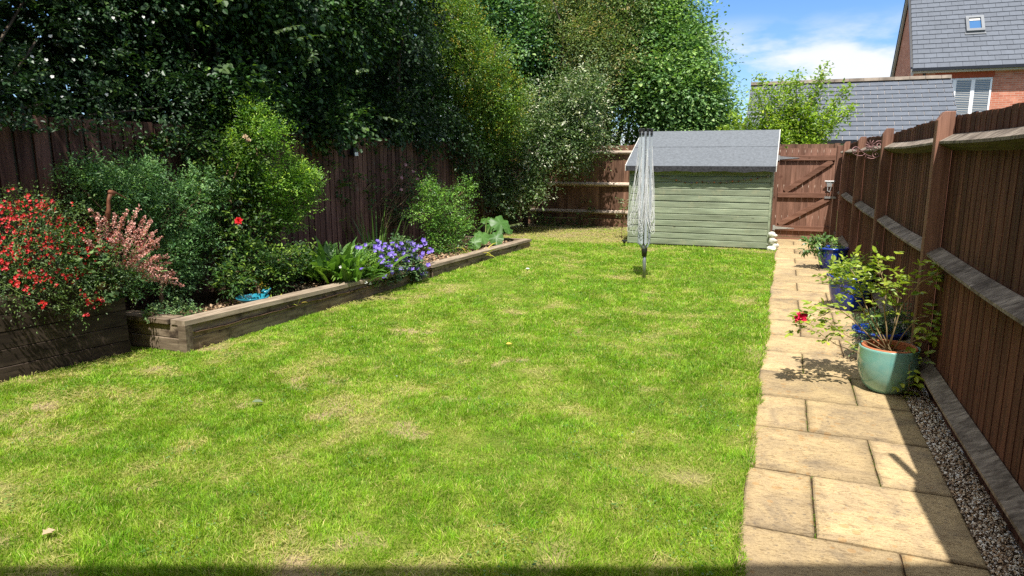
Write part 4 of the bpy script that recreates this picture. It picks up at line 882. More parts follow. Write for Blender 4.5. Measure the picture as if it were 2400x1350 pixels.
for ya, yb, nm in ((hya-.15, hyr, 'barge_board'), (hyr, hyb+.15, 'barge_board')):
    za, zb = (hza-.1, hzr) if ya < hyr-.1 else (hzr, hza-.1)
    mb = MB(); mb.hexa([(hx0-.02, ya, za-.25), (hx0+.06, ya, za-.25), (hx0+.06, yb, zb-.25), (hx0-.02, yb, zb-.25), (hx0-.02, ya, za-.02), (hx0+.06, ya, za-.02), (hx0+.06, yb, zb-.02), (hx0-.02, yb, zb-.02)]); mb.build(nm, 'soffit', hs)
    mb = MB(); mb.hexa([(hx0-.05, ya, za-.02), (hx0+.06, ya, za-.02), (hx0+.06, yb, zb-.02), (hx0-.05, yb, zb-.02), (hx0-.05, ya, za+.06), (hx0+.02, ya, za+.06), (hx0+.02, yb, zb+.06), (hx0-.05, yb, zb+.06)]); mb.build('verge_trim', 'gutter_black', hs)
wy = hya+.12
a, b = atY(2228, 186, wy), atY(2326, 186, wy); zt = a.z+.02; zb = zt-1.35; x0, x1 = a.x-.45, b.x
mb = MB(); mb.box((x0-.05, wy-.012, zt+.01), (x1+.05, wy-.002, zt+.24)); mb.build('lintel', 'soldier_brick', hs)
mb = MB()
mb.box((x0, wy-.03, zt-.06), (x1, wy+.03, zt)); mb.box((x0, wy-.03, zb), (x1, wy+.03, zb+.06))
cols_ = [x0, x0+(x1-x0)/3, x0+2*(x1-x0)/3, x1]
for i, xx in enumerate(cols_): mb.box((xx-(.0 if i == 0 else .07), wy-.034, zb+.0), (xx+(.07 if i < 3 else 0), wy+.03, zt-.0)) if 0 else mb.box((max(x0, xx-.06), wy-.036, zb+.062), (min(x1, xx+.06), wy+.03, zt-.062))
wf = mb.build('window', 'upvc_white', hs)
def sub(o, parent_part, thing_): o.parent = parent_part; return o
mb = MB(); mb.box((x0+.05, wy-.012, zb+.05), (x1-.05, wy-.006, zt-.05)); g = mb.build('pane', 'glass', hs); g.parent = wf
mb = MB(); zz = zb+.08
while zz < zt-.08: mb.box((x0+.07, wy-.020, zz), (x1-.07, wy-.014, zz+.024)); zz += .062
g = mb.build('blind', 'blind_white', hs); g.parent = wf
mb = MB(); q = atY(2167, 165, wy); mb.tube([(q.x, wy-.05, hza-.2), (q.x, wy-.05, 0)], .04, 10); mb.build('downpipe', 'gutter_black', hs)
# roof window
u = Vector((1, 0, 0)); v = Vector((0, hyr-hya+.15, hzr-hza+.1)).normalized(); nrm = u.cross(v); O = Vector((hx0, hya-.15, hza-.1))
def onroof(x, y):
    d = ray(x, y); o_ = Vector((0, 0, CH)); t = (O-o_).dot(nrm)/d.dot(nrm); return o_+d*t
c = onroof(2284, 60); W2, H2 = .29, .40
mb = MB()
def rb(a0, a1, b0, b1, h0, h1, t=None):
    q = lambda a, b, h: c+u*a+v*b+nrm*h
    mb.hexa([q(a0, b0, h0), q(a1, b0, h0), q(a1, b1, h0), q(a0, b1, h0), q(a0, b0, h1), q(a1, b0, h1), q(a1, b1, h1), q(a0, b1, h1)], t)
rb(-W2, W2, -H2, -H2+.12, 0, .13); rb(-W2, W2, H2-.1, H2, 0, .13); rb(-W2, -W2+.1, -H2+.12, H2-.1, 0, .13); rb(W2-.1, W2, -H2+.12, H2-.1, 0, .13); rb(-W2-.04, W2+.04, -H2-.1, -H2-.002, 0, .05)
wf2 = mb.build('skylight', 'window_grey', hs)
mb = MB(); rb(-W2+.1, W2-.1, -H2+.12, H2-.1, .03, .07); g = mb.build('pane', 'skylight_glass', hs); g.parent = wf2
mb = MB(); rb(-W2+.12, W2-.12, H2-.22, H2-.11, .071, .085); g = mb.build('blind', 'blind_white', hs); g.parent = wf2
# ================================================================== HEDGE AND TREES
def tree(name, label, cat, mat, blobs, n, size, base, r0=.1, seed=1, twigmat='bark', trunk='trunk', group=None, crownname='crown', limb_k=1, **k):
    t = thing(name, label, cat, base, group)
    P0, tw = crown(crownname, t, mat, blobs, n, size, seed=seed, **k)
    rr = random.Random(seed); tg = [b[:3] for b in blobs]+[tuple(P0[rr.randrange(len(P0))]) for _ in range(int(10*limb_k))]
    limbs(t, base, tg, r0, twigmat, trunk, seed)
    return t, P0, tw
HX = -6.35
def keep_hedge(P): return ((P[:, 0] < -5.96) & (P[:, 2] > .3)) | ((P[:, 2] > 1.22+.95*(fbm(P[:, 1]*1.7, P[:, 2]*.4, 6, 3))) & (P[:, 0] < -4.6))
H1 = [(-6.25, 1.2, 2.9, .95, 1.2, 1.3), (-6.2, 2.9, 2.75, .85, 1.1, 1.0), (-6.3, 4.4, 2.65, .8, 1.1, .95), (-6.35, 3.2, 3.7, 1.1, 1.7, 1.0), (-6.6, 5.2, 3.5, 1.0, 1.0, 1.1), (-6.7, 2.2, 4.8, 1.2, 1.8, 1.1), (-6.7, 4.6, 4.8, 1.2, 1.2, 1.0), (-5.95, 2.6, 2.25, .55, .9, .45), (-5.9, 4.1, 2.05, .45, .9, .45), (-5.9, 5.3, 2.1, .5, .8, .5), (-5.85, 3.6, 1.9, .3, .7, .35)]
t1, P1, _ = tree('wild_rose_hedge', 'dark green hedge rose dotted with white blooms, leaning over the fence at the far left', 'hedge', 'rose_leaf', H1, 90000, .044, (-6.5, 3, 0), .06, 21, per=11, twig=.22, hue=(.35, .2), bright=(1.15, .25), clip=keep_hedge, W=.62, hang=.35, lump=.35, depth=.55, freq=1.6, sub=4, hole=.2, toward=.3)
rr = random.Random(3)
wf0 = flower_obj('flower', t1, 'white_petal', t1.location, 5, .016, .25, .95, 1, 1, Vector((0, 0, 1)))
for i, (x, y) in enumerate([(118, 85), (186, 45), (108, 140), (172, 140), (145, 227), (250, 222), (336, 40), (359, 52), (265, 42), (122, 180), (75, 133)]):
    q = atX(x, y, -5.42+rr.uniform(-.12, .05)); d = Vector((.8, -.5, .5))+Vector((rr.uniform(-.5, .5), rr.uniform(-.5, .5), rr.uniform(-.3, .4)))
    o = wf0 if i == 0 else wf0.copy()
    if i: COL.objects.link(o)
    o.parent = t1; o.location = q-Vector(t1.location); o.rotation_euler = d.to_track_quat('Z', 'Y').to_euler(); o.scale = (rr.uniform(.8, 1.15),)*3
H2b = [(-6.5, 6.6, 2.9, .95, 1.1, 1.15), (-6.4, 6.0, 4.2, 1.15, 1.2, 1.1), (-6.45, 8.0, 2.75, .85, 1.0, 1.0), (-6.4, 7.9, 4.1, 1.25, 1.1, 1.2), (-6.3, 7.2, 3.3, 1.0, .9, .9), (-5.9, 6.5, 2.2, .5, .8, .5), (-5.9, 7.7, 2.15, .5, .7, .4)]
tree('hazel_tree', 'dark broad leaved hazel with pale new leaf sprays above the slatted fence', 'tree', 'hedge_leaf', H2b, 80000, .062, (-6.9, 7.2, 0), .1, 22, per=9, twig=.3, hue=(.36, .24), bright=(1.3, .28), clip=keep_hedge, W=.8, hang=.45, lump=.35, depth=.55, freq=1.5, sub=5, hole=.2, toward=.3)
H3 = [(-6.5, 9.6, 2.7, .9, 1.1, .95), (-6.3, 9.5, 4.1, 1.2, 1.2, 1.2), (-6.5, 10.9, 2.75, .8, .8, .95), (-6.4, 10.7, 4.2, 1.2, .9, 1.4), (-6.7, 11.8, 2.9, .6, .7, 1.1), (-6.5, 9.8, 5.4, 1.3, 1.3, 1.0), (-7.1, 12.4, 3.4, .8, .9, 1.5), (-5.9, 9.0, 2.15, .5, .9, .4), (-5.85, 10.5, 2.1, .5, .9, .5), (-5.8, 11.6, 1.9, .4, .7, .6)]
tree('ivy_covered_tree', 'dark ivy clad tree hanging over the slatted fence opposite the airer', 'tree', 'hedge_leaf', H3, 80000, .058, (-6.9, 10.6, 0), .12, 23, per=9, twig=.28, hue=(.30, .2), bright=(.9, .25), clip=keep_hedge, W=.8, hang=.5, lump=.32, depth=.5, freq=1.5, sub=5, hole=.2, toward=.3)
tree('background_tree', 'deep shadowy tree mass standing behind the hedge along the left side', 'tree', 'tree_leaf', [(-8.6, 2, 3.0, 1.2, 2.2, 2.4), (-8.6, 5.5, 3.2, 1.2, 2.2, 2.5), (-8.7, 9, 3.3, 1.2, 2.2, 2.6), (-8.8, 12, 3.5, 1.2, 2.0, 2.7), (-8.2, 3.5, 5.6, 1.5, 2.6, 1.6), (-8.2, 7.5, 6.0, 1.5, 2.6, 1.6), (-8.4, 11, 6.2, 1.5, 2.2, 1.6), (-8.0, 0, 4, 1.4, 1.5, 3), (-7.6, -.5, 5.2, 1.5, 2, 1.8), (-9.6, 15, 3.5, 1.5, 2.2, 2.8), (-9.5, 6, 2, 1, 7, 2.2), (-7.6, 1.5, 2.6, .8, 1.6, 1.6), (-7.5, 5.0, 3.3, .8, 1.3, 1.7), (-7.8, 6.8, 4.2, .9, 1.4, 1.6), (-8.0, 4.2, 3.6, .8, 1.2, 2.4)], 110000, .14, (-8.8, 7, 0), .2, 19, hole=.1, per=16, twig=.5, hue=(.2, .2), bright=(.7, .2), W=.8, lump=.2, depth=.7, freq=1)
# pale sprays catching the sun on the hazel
def sprays(parent, mat, starts, seed, n=13, ln=.36, size=.085, W=.85):
    rr = random.Random(seed); g = np.random.default_rng(seed)
    for q, d in starts:
        mb = MB(); P = []; D = []; N = []; S = []
        q = Vector(q); d = Vector(d).normalized(); pts = [q+d*ln*(i/6)+Vector((0, 0, -.10*ln*(i/6)**2)) for i in range(7)]; mb.tube(pts, [.004]*5+[.003, .002], 4)
        for i in range(n):
            s = (i+1)/n; b = q+d*ln*s+Vector((0, 0, -.10*ln*s*s)); sd = d.cross(Vector((0, 0, 1))).normalized()*(1 if i % 2 else -1)
            P.append(b); D.append(sd*.7+d*rr.uniform(.1, .6)+Vector((0, 0, rr.uniform(-.9, .1)))); N.append(Vector((rr.uniform(-.1, 1.1), rr.uniform(-.9, .2), 1))); S.append(size*(1.05-.5*s)*rr.uniform(.7, 1.2))
        k = len(P); tw = mb.build('shoot', 'stem_green', parent); fo = leafobj('leaves', np.array(P)-np.array(parent.location), np.array(D), np.array(N), np.array(S), W, 'oval', mat, None, g.uniform(.55, .95, k), g.uniform(.2, .8, k)); fo.parent = tw
sy = thing('hazel_sprays', 'pale new hazel shoots reaching out of the dark hedge towards the lawn', 'branch', (-5.3, 7, 2.5))
st_ = []
for x, y, X in [(500, 12, -5.3), (640, 75, -5.3), (690, 90, -5.25), (735, 150, -5.25), (515, 170, -5.3), (840, 165, -5.3), (880, 270, -5.4)]:
    st_.append((atX(x, y, X), (.6+rr.uniform(-.3, .4), rr.uniform(-.7, .7), rr.uniform(-.15, .4))))
sprays(sy, 'hazel_leaf', st_, 8)
# golden bush
def nofence(P): return (P[:, 0] < -5.96) | (P[:, 2] > 1.75) | (P[:, 0] > -5.84)
tree('golden_bush', 'yellow green bush with orange tinged tips rising above the far end of the slatted fence', 'bush', 'gold_leaf', [blobY(1115, 170, 12.7, 95, 110, .8), blobY(1185, 225, 12.9, 70, 80, .6), blobY(1085, 80, 12.9, 70, 80, .7), blobY(1130, 290, 13.1, 85, 80, .7), blobY(1175, 330, 13.3, 55, 60, .6), blobY(1060, 20, 12.9, 60, 50, .6)], 70000, .040, (-6.4, 13.4, 0), .08, 24, per=12, twig=.24, hue=(.30, .26), bright=(1.25, .25), W=.6, lump=.38, depth=.5, clip=nofence, sub=7, hole=.15)
tree('silver_leaf_tree', 'silvery whitish leaved tree overhanging the corner where the two far fences meet', 'tree', 'silver_leaf', [blobY(1290, 285, 14.6, 92, 88, .7), blobY(1345, 225, 14.8, 65, 80, .7), blobY(1250, 350, 14.4, 75, 65, .6), blobY(1375, 335, 14.9, 62, 42, .6), blobY(1235, 425, 14.1, 60, 48, .45), blobY(1190, 465, 13.7, 38, 35, .35), blobY(1320, 375, 15.2, 80, 40, .5)], 44000, .062, (-5.7, 15.2, 0), .07, 25, per=14, twig=.34, hue=(.28, .34), bright=(1.2, .25), W=.48, lump=.45, depth=.6, hang=.1, limb_k=2, freq=3, sub=7, hole=.1)
tree('dark_ivy_bush', 'dark green bush hanging down the slatted fence below the silver tree', 'bush', 'hazel_leaf', [blobX(1125, 400, -5.75, 60, 75, .3), blobX(1080, 355, -5.8, 50, 45, .3), blobX(1160, 430, -5.6, 40, 60, .3), blobY(1150, 350, 13.8, 70, 70, .5), blobX(1185, 500, -5.6, 28, 30, .25)], 9000, .05, (-5.8, 13, 0), .03, 26, per=8, twig=.2, hue=(.2, .2), bright=(.7, .25), W=.7, lump=.4, depth=.6)
# big trees behind
TB = 'trees beyond the far fence'
tree('leafy_tree', 'big mixed green tree standing behind the golden bush', 'tree', 'tree_leaf', [blobY(1170, 20, 19, 120, 110), blobY(1270, 130, 19, 110, 110), blobY(1150, -110, 20, 170, 110), blobY(1330, -20, 20.5, 130, 120), blobY(1200, 260, 19, 90, 100), blobY(1260, 230, 20, 130, 110), blobY(1060, 200, 19, 90, 120), blobY(1070, 40, 20, 100, 120)], 115000, .090, (-8, 20, 0), .2, 27, per=22, twig=.75, hue=(.35, .22), bright=(1.7, .25), W=.75, lump=.35, depth=.5, group=TB, freq=1.2, sub=7, hole=.15)
tree('leafy_tree', 'olive green tree with reddish brown tips between the two bigger trees', 'tree', 'willow_leaf', [blobY(1400, 130, 18.2, 85, 120), blobY(1445, 60, 18.4, 70, 90), blobY(1420, 230, 18.2, 55, 85), blobY(1370, 20, 18.8, 85, 90), blobY(1440, -60, 18.6, 100, 80)], 80000, .065, (-5.2, 18.6, 0), .14, 28, per=22, twig=.6, hue=(.42, .28), bright=(1.5, .25), W=.45, lump=.4, depth=.55, group=TB, freq=1.5, sub=7, hole=.15)
t, P0, tw = tree('leafy_tree', 'bright green rounded tree reaching highest against the sky behind the shed', 'tree', 'hazel_leaf', [blobY(1520, 60, 19, 80, 80), blobY(1570, 160, 19, 85, 85), blobY(1530, 230, 18.5, 90, 75), blobY(1615, 235, 19, 75, 65), blobY(1490, 40, 19.5, 80, 120), blobY(1555, -5, 19.5, 34, 34), blobY(1635, 300, 19, 60, 50), blobY(1665, 270, 19.4, 40, 38), blobY(1560, 320, 18.5, 75, 35), blobY(1575, 95, 19.8, 60, 65), blobY(1635, 185, 19.3, 38, 40)], 120000, .088, (-3.4, 19.4, 0), .2, 29, per=26, twig=.7, hue=(.38, .24), bright=(1.85, .28), W=.8, lump=.2, depth=.5, group=TB, freq=1.3, limb_k=2, sub=6, subr=(.38, .58), hole=.2)
tree('leafy_tree', 'shadowy dark tree standing furthest back behind the shed ridge', 'tree', 'tree_leaf', [blobY(1500, 260, 22, 170, 130), blobY(1380, 250, 22, 140, 130), blobY(1650, 310, 22, 90, 60), blobY(1480, 100, 22.5, 150, 120), blobY(1720, 330, 21, 50, 45), blobY(1330, 120, 22, 150, 130), blobY(1200, 100, 22, 150, 150), blobY(1080, 60, 22, 130, 160)], 80000, .10, (-5, 22, 0), .2, 30, per=9, twig=.5, hue=(.2, .2), bright=(.75, .25), W=.8, lump=.3, depth=.6, group=TB, freq=1.2, sub=4)
# small sparse tree by gate
def tfresh():
    base = Vector((.0, 16.6, 0)); t = thing('plum_tree', 'small airy yellow green tree rising between the shed and the garage roof', 'tree', base)
    rr = random.Random(12); g = np.random.default_rng(12); mb = MB(); P = []; D = []; N = []; S = []
    mb.tube([base, base+Vector((-.05, 0, 1.0)), base+Vector((0, 0, 1.6))], [.06, .05, .04], 7)
    ends = [(1935, 155), (1995, 255), (1985, 205), (1955, 290), (1870, 172), (1835, 185), (1780, 185), (1760, 245), (1720, 270), (1700, 300), (1740, 320), (1800, 250), (1850, 260), (1890, 300), (1910, 230), (1830, 320), (1900, 335), (1780, 335), (1870, 230), (1750, 290), (1925, 185), (1960, 250), (1815, 215), (1690, 325), (1715, 335), (1860, 330), (1925, 320), (1940, 270), (1790, 290), (1850, 200), (1885, 250), (1820, 290), (1770, 215), (1905, 270), (1840, 340), (1730, 300)]
    for i, (x, y) in enumerate(ends):
        e = atY(x, y, 16.6+rr.uniform(-.5, .5)); s = base+Vector((0, 0, rr.uniform(1.1, 1.6))); d = e-s
        m1 = s+d*.4+Vector((0, 0, -.02*d.length)); m2 = s+d*.75+Vector((rr.uniform(-.06, .06), 0, .03))
        mb.tube([s, m1, m2, e], [.018, .013, .008, .003], 5)
        L_ = d.length; k = 420
        for j in range(k):
            f = rr.uniform(.34, 1.03); b = s.lerp(e, f) if f < .75 else m2.lerp(e, (f-.75)/.25)
            spread = .16*(1.1-f)+.055; off = Vector((rr.gauss(0, spread), rr.gauss(0, spread), rr.gauss(0, spread*.9)))
            P.append(b+off); D.append(Vector((rr.gauss(0, 1), rr.gauss(0, 1), rr.gauss(.3, .6)))); N.append(Vector((rr.gauss(0, .5), rr.gauss(-.3, .5), 1))); S.append(.078*rr.uniform(.65, 1.3))
    mb.build('trunk', 'twig', t, smooth=True); k = len(P)
    leafobj('crown', np.array(P), np.array(D), np.array(N), np.array(S), .5, 'oval', 'fresh_leaf', t, g.uniform(.7, 1.2, k), g.beta(2, 2.2, k))
tfresh()
# ================================================================== BED PLANTS
def bedclip(P): return (P[:, 0] > -5.89) & (P[:, 2] > .13)
def shrub(name, label, cat, mat, blobs, n, size, base, seed, r0=.02, twigmat='stem_brown', **k):
    return tree(name, label, cat, mat, blobs, n, size, base, r0, seed, twigmat, 'stems', crownname='foliage', clip=k.pop('clip', bedclip), **k)
shrub('rue_shrub', 'rounded blue green small leaved shrub behind the planter, in front of the dark slats', 'shrub', 'rue_leaf', [blobX(400, 500, -5.5, 100, 100, .26), blobX(440, 590, -5.42, 75, 100, .26), blobX(300, 480, -5.58, 105, 75, .22), blobX(380, 630, -5.42, 90, 80, .26), blobX(190, 440, -5.62, 85, 60, .2), blobX(330, 410, -5.6, 60, 45, .2), blobX(470, 450, -5.5, 50, 45, .24)], 30000, .031, (-5.35, 4.6, .15), 31, per=9, twig=.10, hue=(.38, .22), bright=(1.55, .22), W=.42, lump=.45, lift=.7, freq=5, sub=7, hole=.15)
shrub('potentilla_bush', 'tall lime green fine leaved bush in the raised bed, lit brightest at its right side', 'bush', 'lime_leaf', [blobX(600, 330, -5.3, 60, 65, .28), blobX(650, 400, -5.2, 75, 80, .32), blobX(690, 470, -5.15, 60, 65, .3), blobX(620, 480, -5.3, 80, 90, .3), blobX(590, 270, -5.35, 26, 35, .2), blobX(720, 430, -5.15, 32, 42, .25), blobX(560, 400, -5.45, 55, 80, .25)], 32000, .027, (-5.35, 6.1, .15), 32, per=10, twig=.11, hue=(.40, .24), bright=(1.6, .22), W=.5, lump=.35, lift=.9, freq=5, sub=7, hole=.15)
t, P0, tw = shrub('climbing_rose', 'dark leaved rose with one red bloom between the blue green shrub and the lime bush', 'rose', 'dark_shrub_leaf', [blobX(540, 470, -5.4, 65, 90, .25), blobX(560, 380, -5.35, 70, 50, .25), blobX(520, 560, -5.4, 60, 60, .25), blobX(590, 530, -5.3, 60, 50, .25)], 5200, .046, (-5.5, 5.4, .15), 33, per=7, twig=.16, hue=(.42, .3), bright=(1.1, .25), W=.62, lump=.4, depth=.7)
q = atX(559, 518, -4.98); flower_obj('flower', t, 'red_petal', q, 7, .036, .25, .9, 4, 4, Vector((.5, -.8, .4)).normalized())
mb = MB(); mb.tube([q, q+Vector((-.08, .05, -.02)), q+Vector((-.3, .2, -.25))], .003, 5); mb.build('flower_stem', 'stem_green', t)
for x, y in ((583, 330), (575, 322)):
    q = atX(x, y, -5.05); flower_obj('faded_flower', t, 'dry_leaf', q, 6, .03, .6, .8, 2, x, Vector((.4, -.6, .6)).normalized())
shrub('skimmia_shrub', 'low dark glossy shrub with lighter tips behind the bird bath', 'shrub', 'dark_shrub_leaf', [blobX(600, 610, -5.05, 75, 45, .3), blobX(670, 610, -4.95, 55, 42, .3), blobX(640, 650, -4.95, 65, 35, .28), blobX(540, 640, -5.1, 50, 45, .25)], 6500, .040, (-5.1, 6.0, .14), 34, per=8, twig=.12, hue=(.45, .28), bright=(1.5, .25), W=.45, lump=.3, lift=.6, sub=5)
shrub('variegated_euonymus', 'tiny yellow and green leaved plant just behind the bird bath', 'plant', 'gold_leaf', [blobX(598, 664, -5.05, 20, 15, .08)], 420, .02, (-4.85, 5.35, .15), 35, per=6, twig=.05, hue=(.7, .3), bright=(1.3, .2), W=.7)
shrub('trailing_sedum', 'low pale green creeping plant inside the near corner of the raised bed', 'plant', 'rue_leaf', [blobX(430, 735, -4.85, 45, 10, .12), blobX(360, 735, -4.95, 40, 10, .1), blobX(390, 725, -5.1, 60, 10, .15)], 1500, .020, (-4.9, 4.4, .15), 36, per=6, twig=.05, hue=(.6, .25), bright=(1.1, .2), W=.9)
# broad strap-leaved plants
def clump(name, label, cat, mat, base, n, ln, W, seed, spread=.5, tilt=(.25, 1.0), tpl=None, hue=(.45, .2), segs=5, droop=.6, leafname='leaves', bright=1.0):
    base = Vector(base); t = thing(name, label, cat, base); rr = random.Random(seed); V = []; F = []; T = []
    for i in range(n):
        a = rr.uniform(0, 2*math.pi); ti = rr.uniform(*tilt); l = ln*rr.uniform(.65, 1.15); wd = W*rr.uniform(.75, 1.2); tt = (bright*rr.uniform(.75, 1.2), min(1, max(0, rr.gauss(*hue))), 0)
        o = Vector((math.cos(a), math.sin(a), 0)); sd = Vector((-o.y, o.x, 0))*.9+Vector((0, 0, rr.uniform(-.4, .4))); sd.normalize()
        p = base+o*rr.uniform(0, spread)*.3; el_ = math.pi/2-ti; b = len(V)
        for k in range(segs+1):
            s = k/segs; ww = wd*math.sin(math.pi*(.12+.88*s)**.85)*(1 if s < 1 else 0)+.001
            V += [tuple(p-sd*ww+Vector((0, 0, ww*.35))), tuple(p), tuple(p+sd*ww+Vector((0, 0, ww*.35)))]; T += [tt]*3
            p = p+(o*math.cos(el_)+Vector((0, 0, 1))*math.sin(el_))*(l/segs); el_ -= droop*(1.4*s+.3)*2/segs*rr.uniform(.6, 1.3)
        for k in range(segs): q = b+k*3; F += [(q, q+1, q+4, q+3), (q+1, q+2, q+5, q+4)]
    npmesh(leafname, V, np.array(F), mat, t, np.array(T), smooth=False); return t
clump('foxglove_plant', 'clump of broad upright green leaves left of the purple flowers', 'plant', 'broad_leaf', atX(770, 640, -4.98)-Vector((0, 0, .03)), 90, .50, .048, 41, 1.4, (.1, 1.0), hue=(.5, .25), bright=1.25)
clump('lily_plant', 'bushy clump of lance shaped leaves spilling to the bed edge beside the foxglove leaves', 'plant', 'broad_leaf', atX(818, 645, -4.80)-Vector((0, 0, .02)), 170, .40, .027, 42, 1.6, (.2, 1.25), hue=(.55, .28), bright=1.25)
clump('iris_plant', 'upright sword leaved iris rising behind the purple geranium', 'plant', 'iris_leaf', atX(882, 580, -5.3)-Vector((0, 0, .22)), 32, .72, .013, 43, 1.1, (.02, .45), hue=(.5, .2), droop=.12)
clump('hosta_plant', 'dark broad leaved plant tucked behind the foxglove leaves', 'plant', 'dark_shrub_leaf', atX(725, 600, -5.45)-Vector((0, 0, .25)), 60, .45, .04, 44, 1.2, (.1, 1.1), hue=(.5, .2))
clump('yellowing_crocosmia', 'yellowing strappy leaves flopping over the sleeper edge near the far end', 'plant', 'gold_leaf', (-4.52, 9.75, .10), 34, .34, .009, 45, 1, (.7, 1.5), hue=(.75, .2), droop=.9, bright=1.4)
clump('wilted_bulb_leaves', 'short orange yellow dying leaves beside the bird bath', 'plant', 'gold_leaf', (-4.72, 5.35, .15), 40, .09, .006, 46, 1, (.3, 1.4), hue=(.85, .12), bright=1.7)
# rhubarb-like big leaves
def bigleaf(parent, c, nrm_, size, seed, mat='rhubarb_leaf'):
    rr = random.Random(seed); n = Vector(nrm_).normalized(); a0 = n.orthogonal().normalized(); a0 = (Matrix.Rotation(rr.uniform(0, 6), 3, n)@a0); b0 = n.cross(a0); V = [tuple(Vector(c))]; K = 36; rings = 3
    for j in range(1, rings+1):
        for i in range(K):
            a = 2*math.pi*i/K; r_ = size*j/rings*(1-.28*math.exp(-((a-math.pi)**2)*5))*(1+(.05*math.sin(a*9) if j == rings else 0)); h = size*(.09*math.cos(a*5+seed)*(j/rings)**2-.20*(j/rings)**2*.8+.07*math.sin(a*9)*(j == rings))
            V.append(tuple(Vector(c)+a0*math.cos(a)*r_+b0*math.sin(a)*r_*.85+n*h))
    F3 = [(0, 1+i, 1+(i+1) % K) for i in range(K)]; F4 = [(1+(j-1)*K+i, 1+j*K+i, 1+j*K+(i+1) % K, 1+(j-1)*K+(i+1) % K) for j in range(1, rings) for i in range(K)]
    T = np.tile((rr.uniform(.85, 1.1), rr.uniform(.3, .8), 0), (len(V), 1)); T[1:, 0] *= np.tile(np.where(np.arange(K) % 4 < 1, 1.18, .92), rings)
    return npmesh('leaf', V, [np.array(F3), np.array(F4)], mat, parent, T, smooth=True)
rb0 = Vector((-5.0, 11.3, .1)); rh = thing('rhubarb_plant', 'plant with very large round crinkled leaves at the far end of the raised bed', 'plant', rb0)
for i, (x, y, X, s, nn) in enumerate([(1172, 522, -4.75, .26, (.5, -.3, .8)), (1130, 555, -4.7, .20, (.2, -.7, .7)), (1150, 530, -5.1, .22, (-.2, -.5, .8)), (1162, 556, -4.55, .19, (.4, -.7, .6)), (1120, 535, -5.0, .17, (-.4, -.5, .8)), (1112, 570, -4.62, .16, (0, -.8, .5)), (1190, 535, -4.6, .17, (.7, -.2, .7)), (1140, 515, -5.3, .16, (-.3, -.4, .8)), (1100, 525, -5.2, .15, (-.5, -.5, .6))]):
    q = atX(x, y, X); bigleaf(rh, q, (Vector(nn)+Vector((rr.uniform(-.35, .35), rr.uniform(-.3, .3), 0))), s*.80, i)
    mb = MB(); mb.tube([rb0+Vector((rr.uniform(-.1, .1), rr.uniform(-.1, .1), 0)), rb0.lerp(q, .5)+Vector((0, 0, .05)), q], [.012, .01, .006], 6); mb.build('stalk', 'stem_green', rh, smooth=True)
shrub('cotoneaster_shrub', 'vivid green upright shrub standing right of the purple geranium', 'shrub', 'bright_shrub_leaf', [blobX(1035, 480, -5.05, 58, 55, .36), blobX(1040, 550, -5.0, 62, 55, .36), blobX(1085, 450, -5.0, 26, 32, .2), blobX(990, 500, -5.15, 32, 28, .25), blobX(1095, 510, -4.95, 26, 32, .2), blobX(1005, 440, -5.1, 26, 26, .2)], 11000, .036, (-5.05, 9.8, .12), 37, per=9, twig=.14, hue=(.45, .25), bright=(1.35, .22), W=.45, lump=.4, lift=.6, freq=4, sub=6)
tg_, P0, tw = shrub('cranesbill_geranium', 'mound of violet blue cranesbill flowers spilling over the sleeper edge', 'geranium', 'geranium_leaf', [blobX(935, 604, -4.6, 62, 46, .30), blobX(880, 605, -4.8, 42, 36, .25), blobX(965, 625, -4.45, 38, 38, .2), blobX(900, 640, -4.55, 58, 26, .2)], 6500, .034, (-4.75, 8.0, .12), 38, per=7, twig=.1, hue=(.4, .25), bright=(1, .22), W=.9, tpl='lobed', lump=.25, clip=lambda P: P[:, 2] > .06)
rr = random.Random(31); f0 = flower_obj('flower', tg_, 'violet_petal', tg_.location, 5, .029, .35, .95, 1, 3, Vector((0, 0, 1))); k = 0
while k < 98:
    x, y = (rr.gauss(945, 34), rr.gauss(594, 21)) if k < 86 else (rr.gauss(880, 13), rr.gauss(580, 8))
    X = -4.40+.002*(y-590)-rr.uniform(0, .06)
    if y < 560: continue
    q = atX(x, y, X); o = f0 if k == 0 else f0.copy()
    if k: COL.objects.link(o)
    o.parent = tg_; o.location = q-Vector(tg_.location); d = Vector((.6, -.7, .7))+Vector((rr.uniform(-.6, .6), rr.uniform(-.5, .5), rr.uniform(-.3, .5))); o.rotation_euler = d.to_track_quat('Z', 'Y').to_euler(); o.scale = (rr.uniform(.9, 1.4),)*3; k += 1
tp_, P0, tw = shrub('potentilla_plant', 'low light green plant with a few cream flowers hanging over the sleeper cap', 'plant', 'bright_shrub_leaf', [blobX(855, 622, -4.62, 36, 26, .18), blobX(868, 648, -4.5, 28, 16, .12), blobX(830, 640, -4.7, 28, 20, .15)], 2600, .021, (-4.65, 7.0, .14), 39, per=7, twig=.08, hue=(.6, .25), bright=(1.15, .2), W=.7, clip=lambda P: P[:, 2] > .10)
for i, (x, y) in enumerate([(858, 662), (868, 665), (872, 655), (884, 618), (798, 626)]):
    flower_obj('flower', tp_, 'white_petal', atX(x, y, -4.42 if i < 3 else -4.6), 5, .02, .3, .9, 1, i, Vector((.5, -.8, .3)).normalized())
tc_, P0, tw = shrub('pink_climbing_rose', 'sparse climbing rose with small pink blooms against the dark slats behind the iris', 'rose', 'rose_leaf', [blobX(955, 430, -5.75, 48, 60, .12), blobX(940, 500, -5.75, 38, 50, .12), blobX(1000, 410, -5.75, 35, 25, .1)], 1900, .045, (-5.75, 9.0, .12), 40, per=6, twig=.14, hue=(.5, .25), bright=(1.4, .25), W=.6, depth=.9)
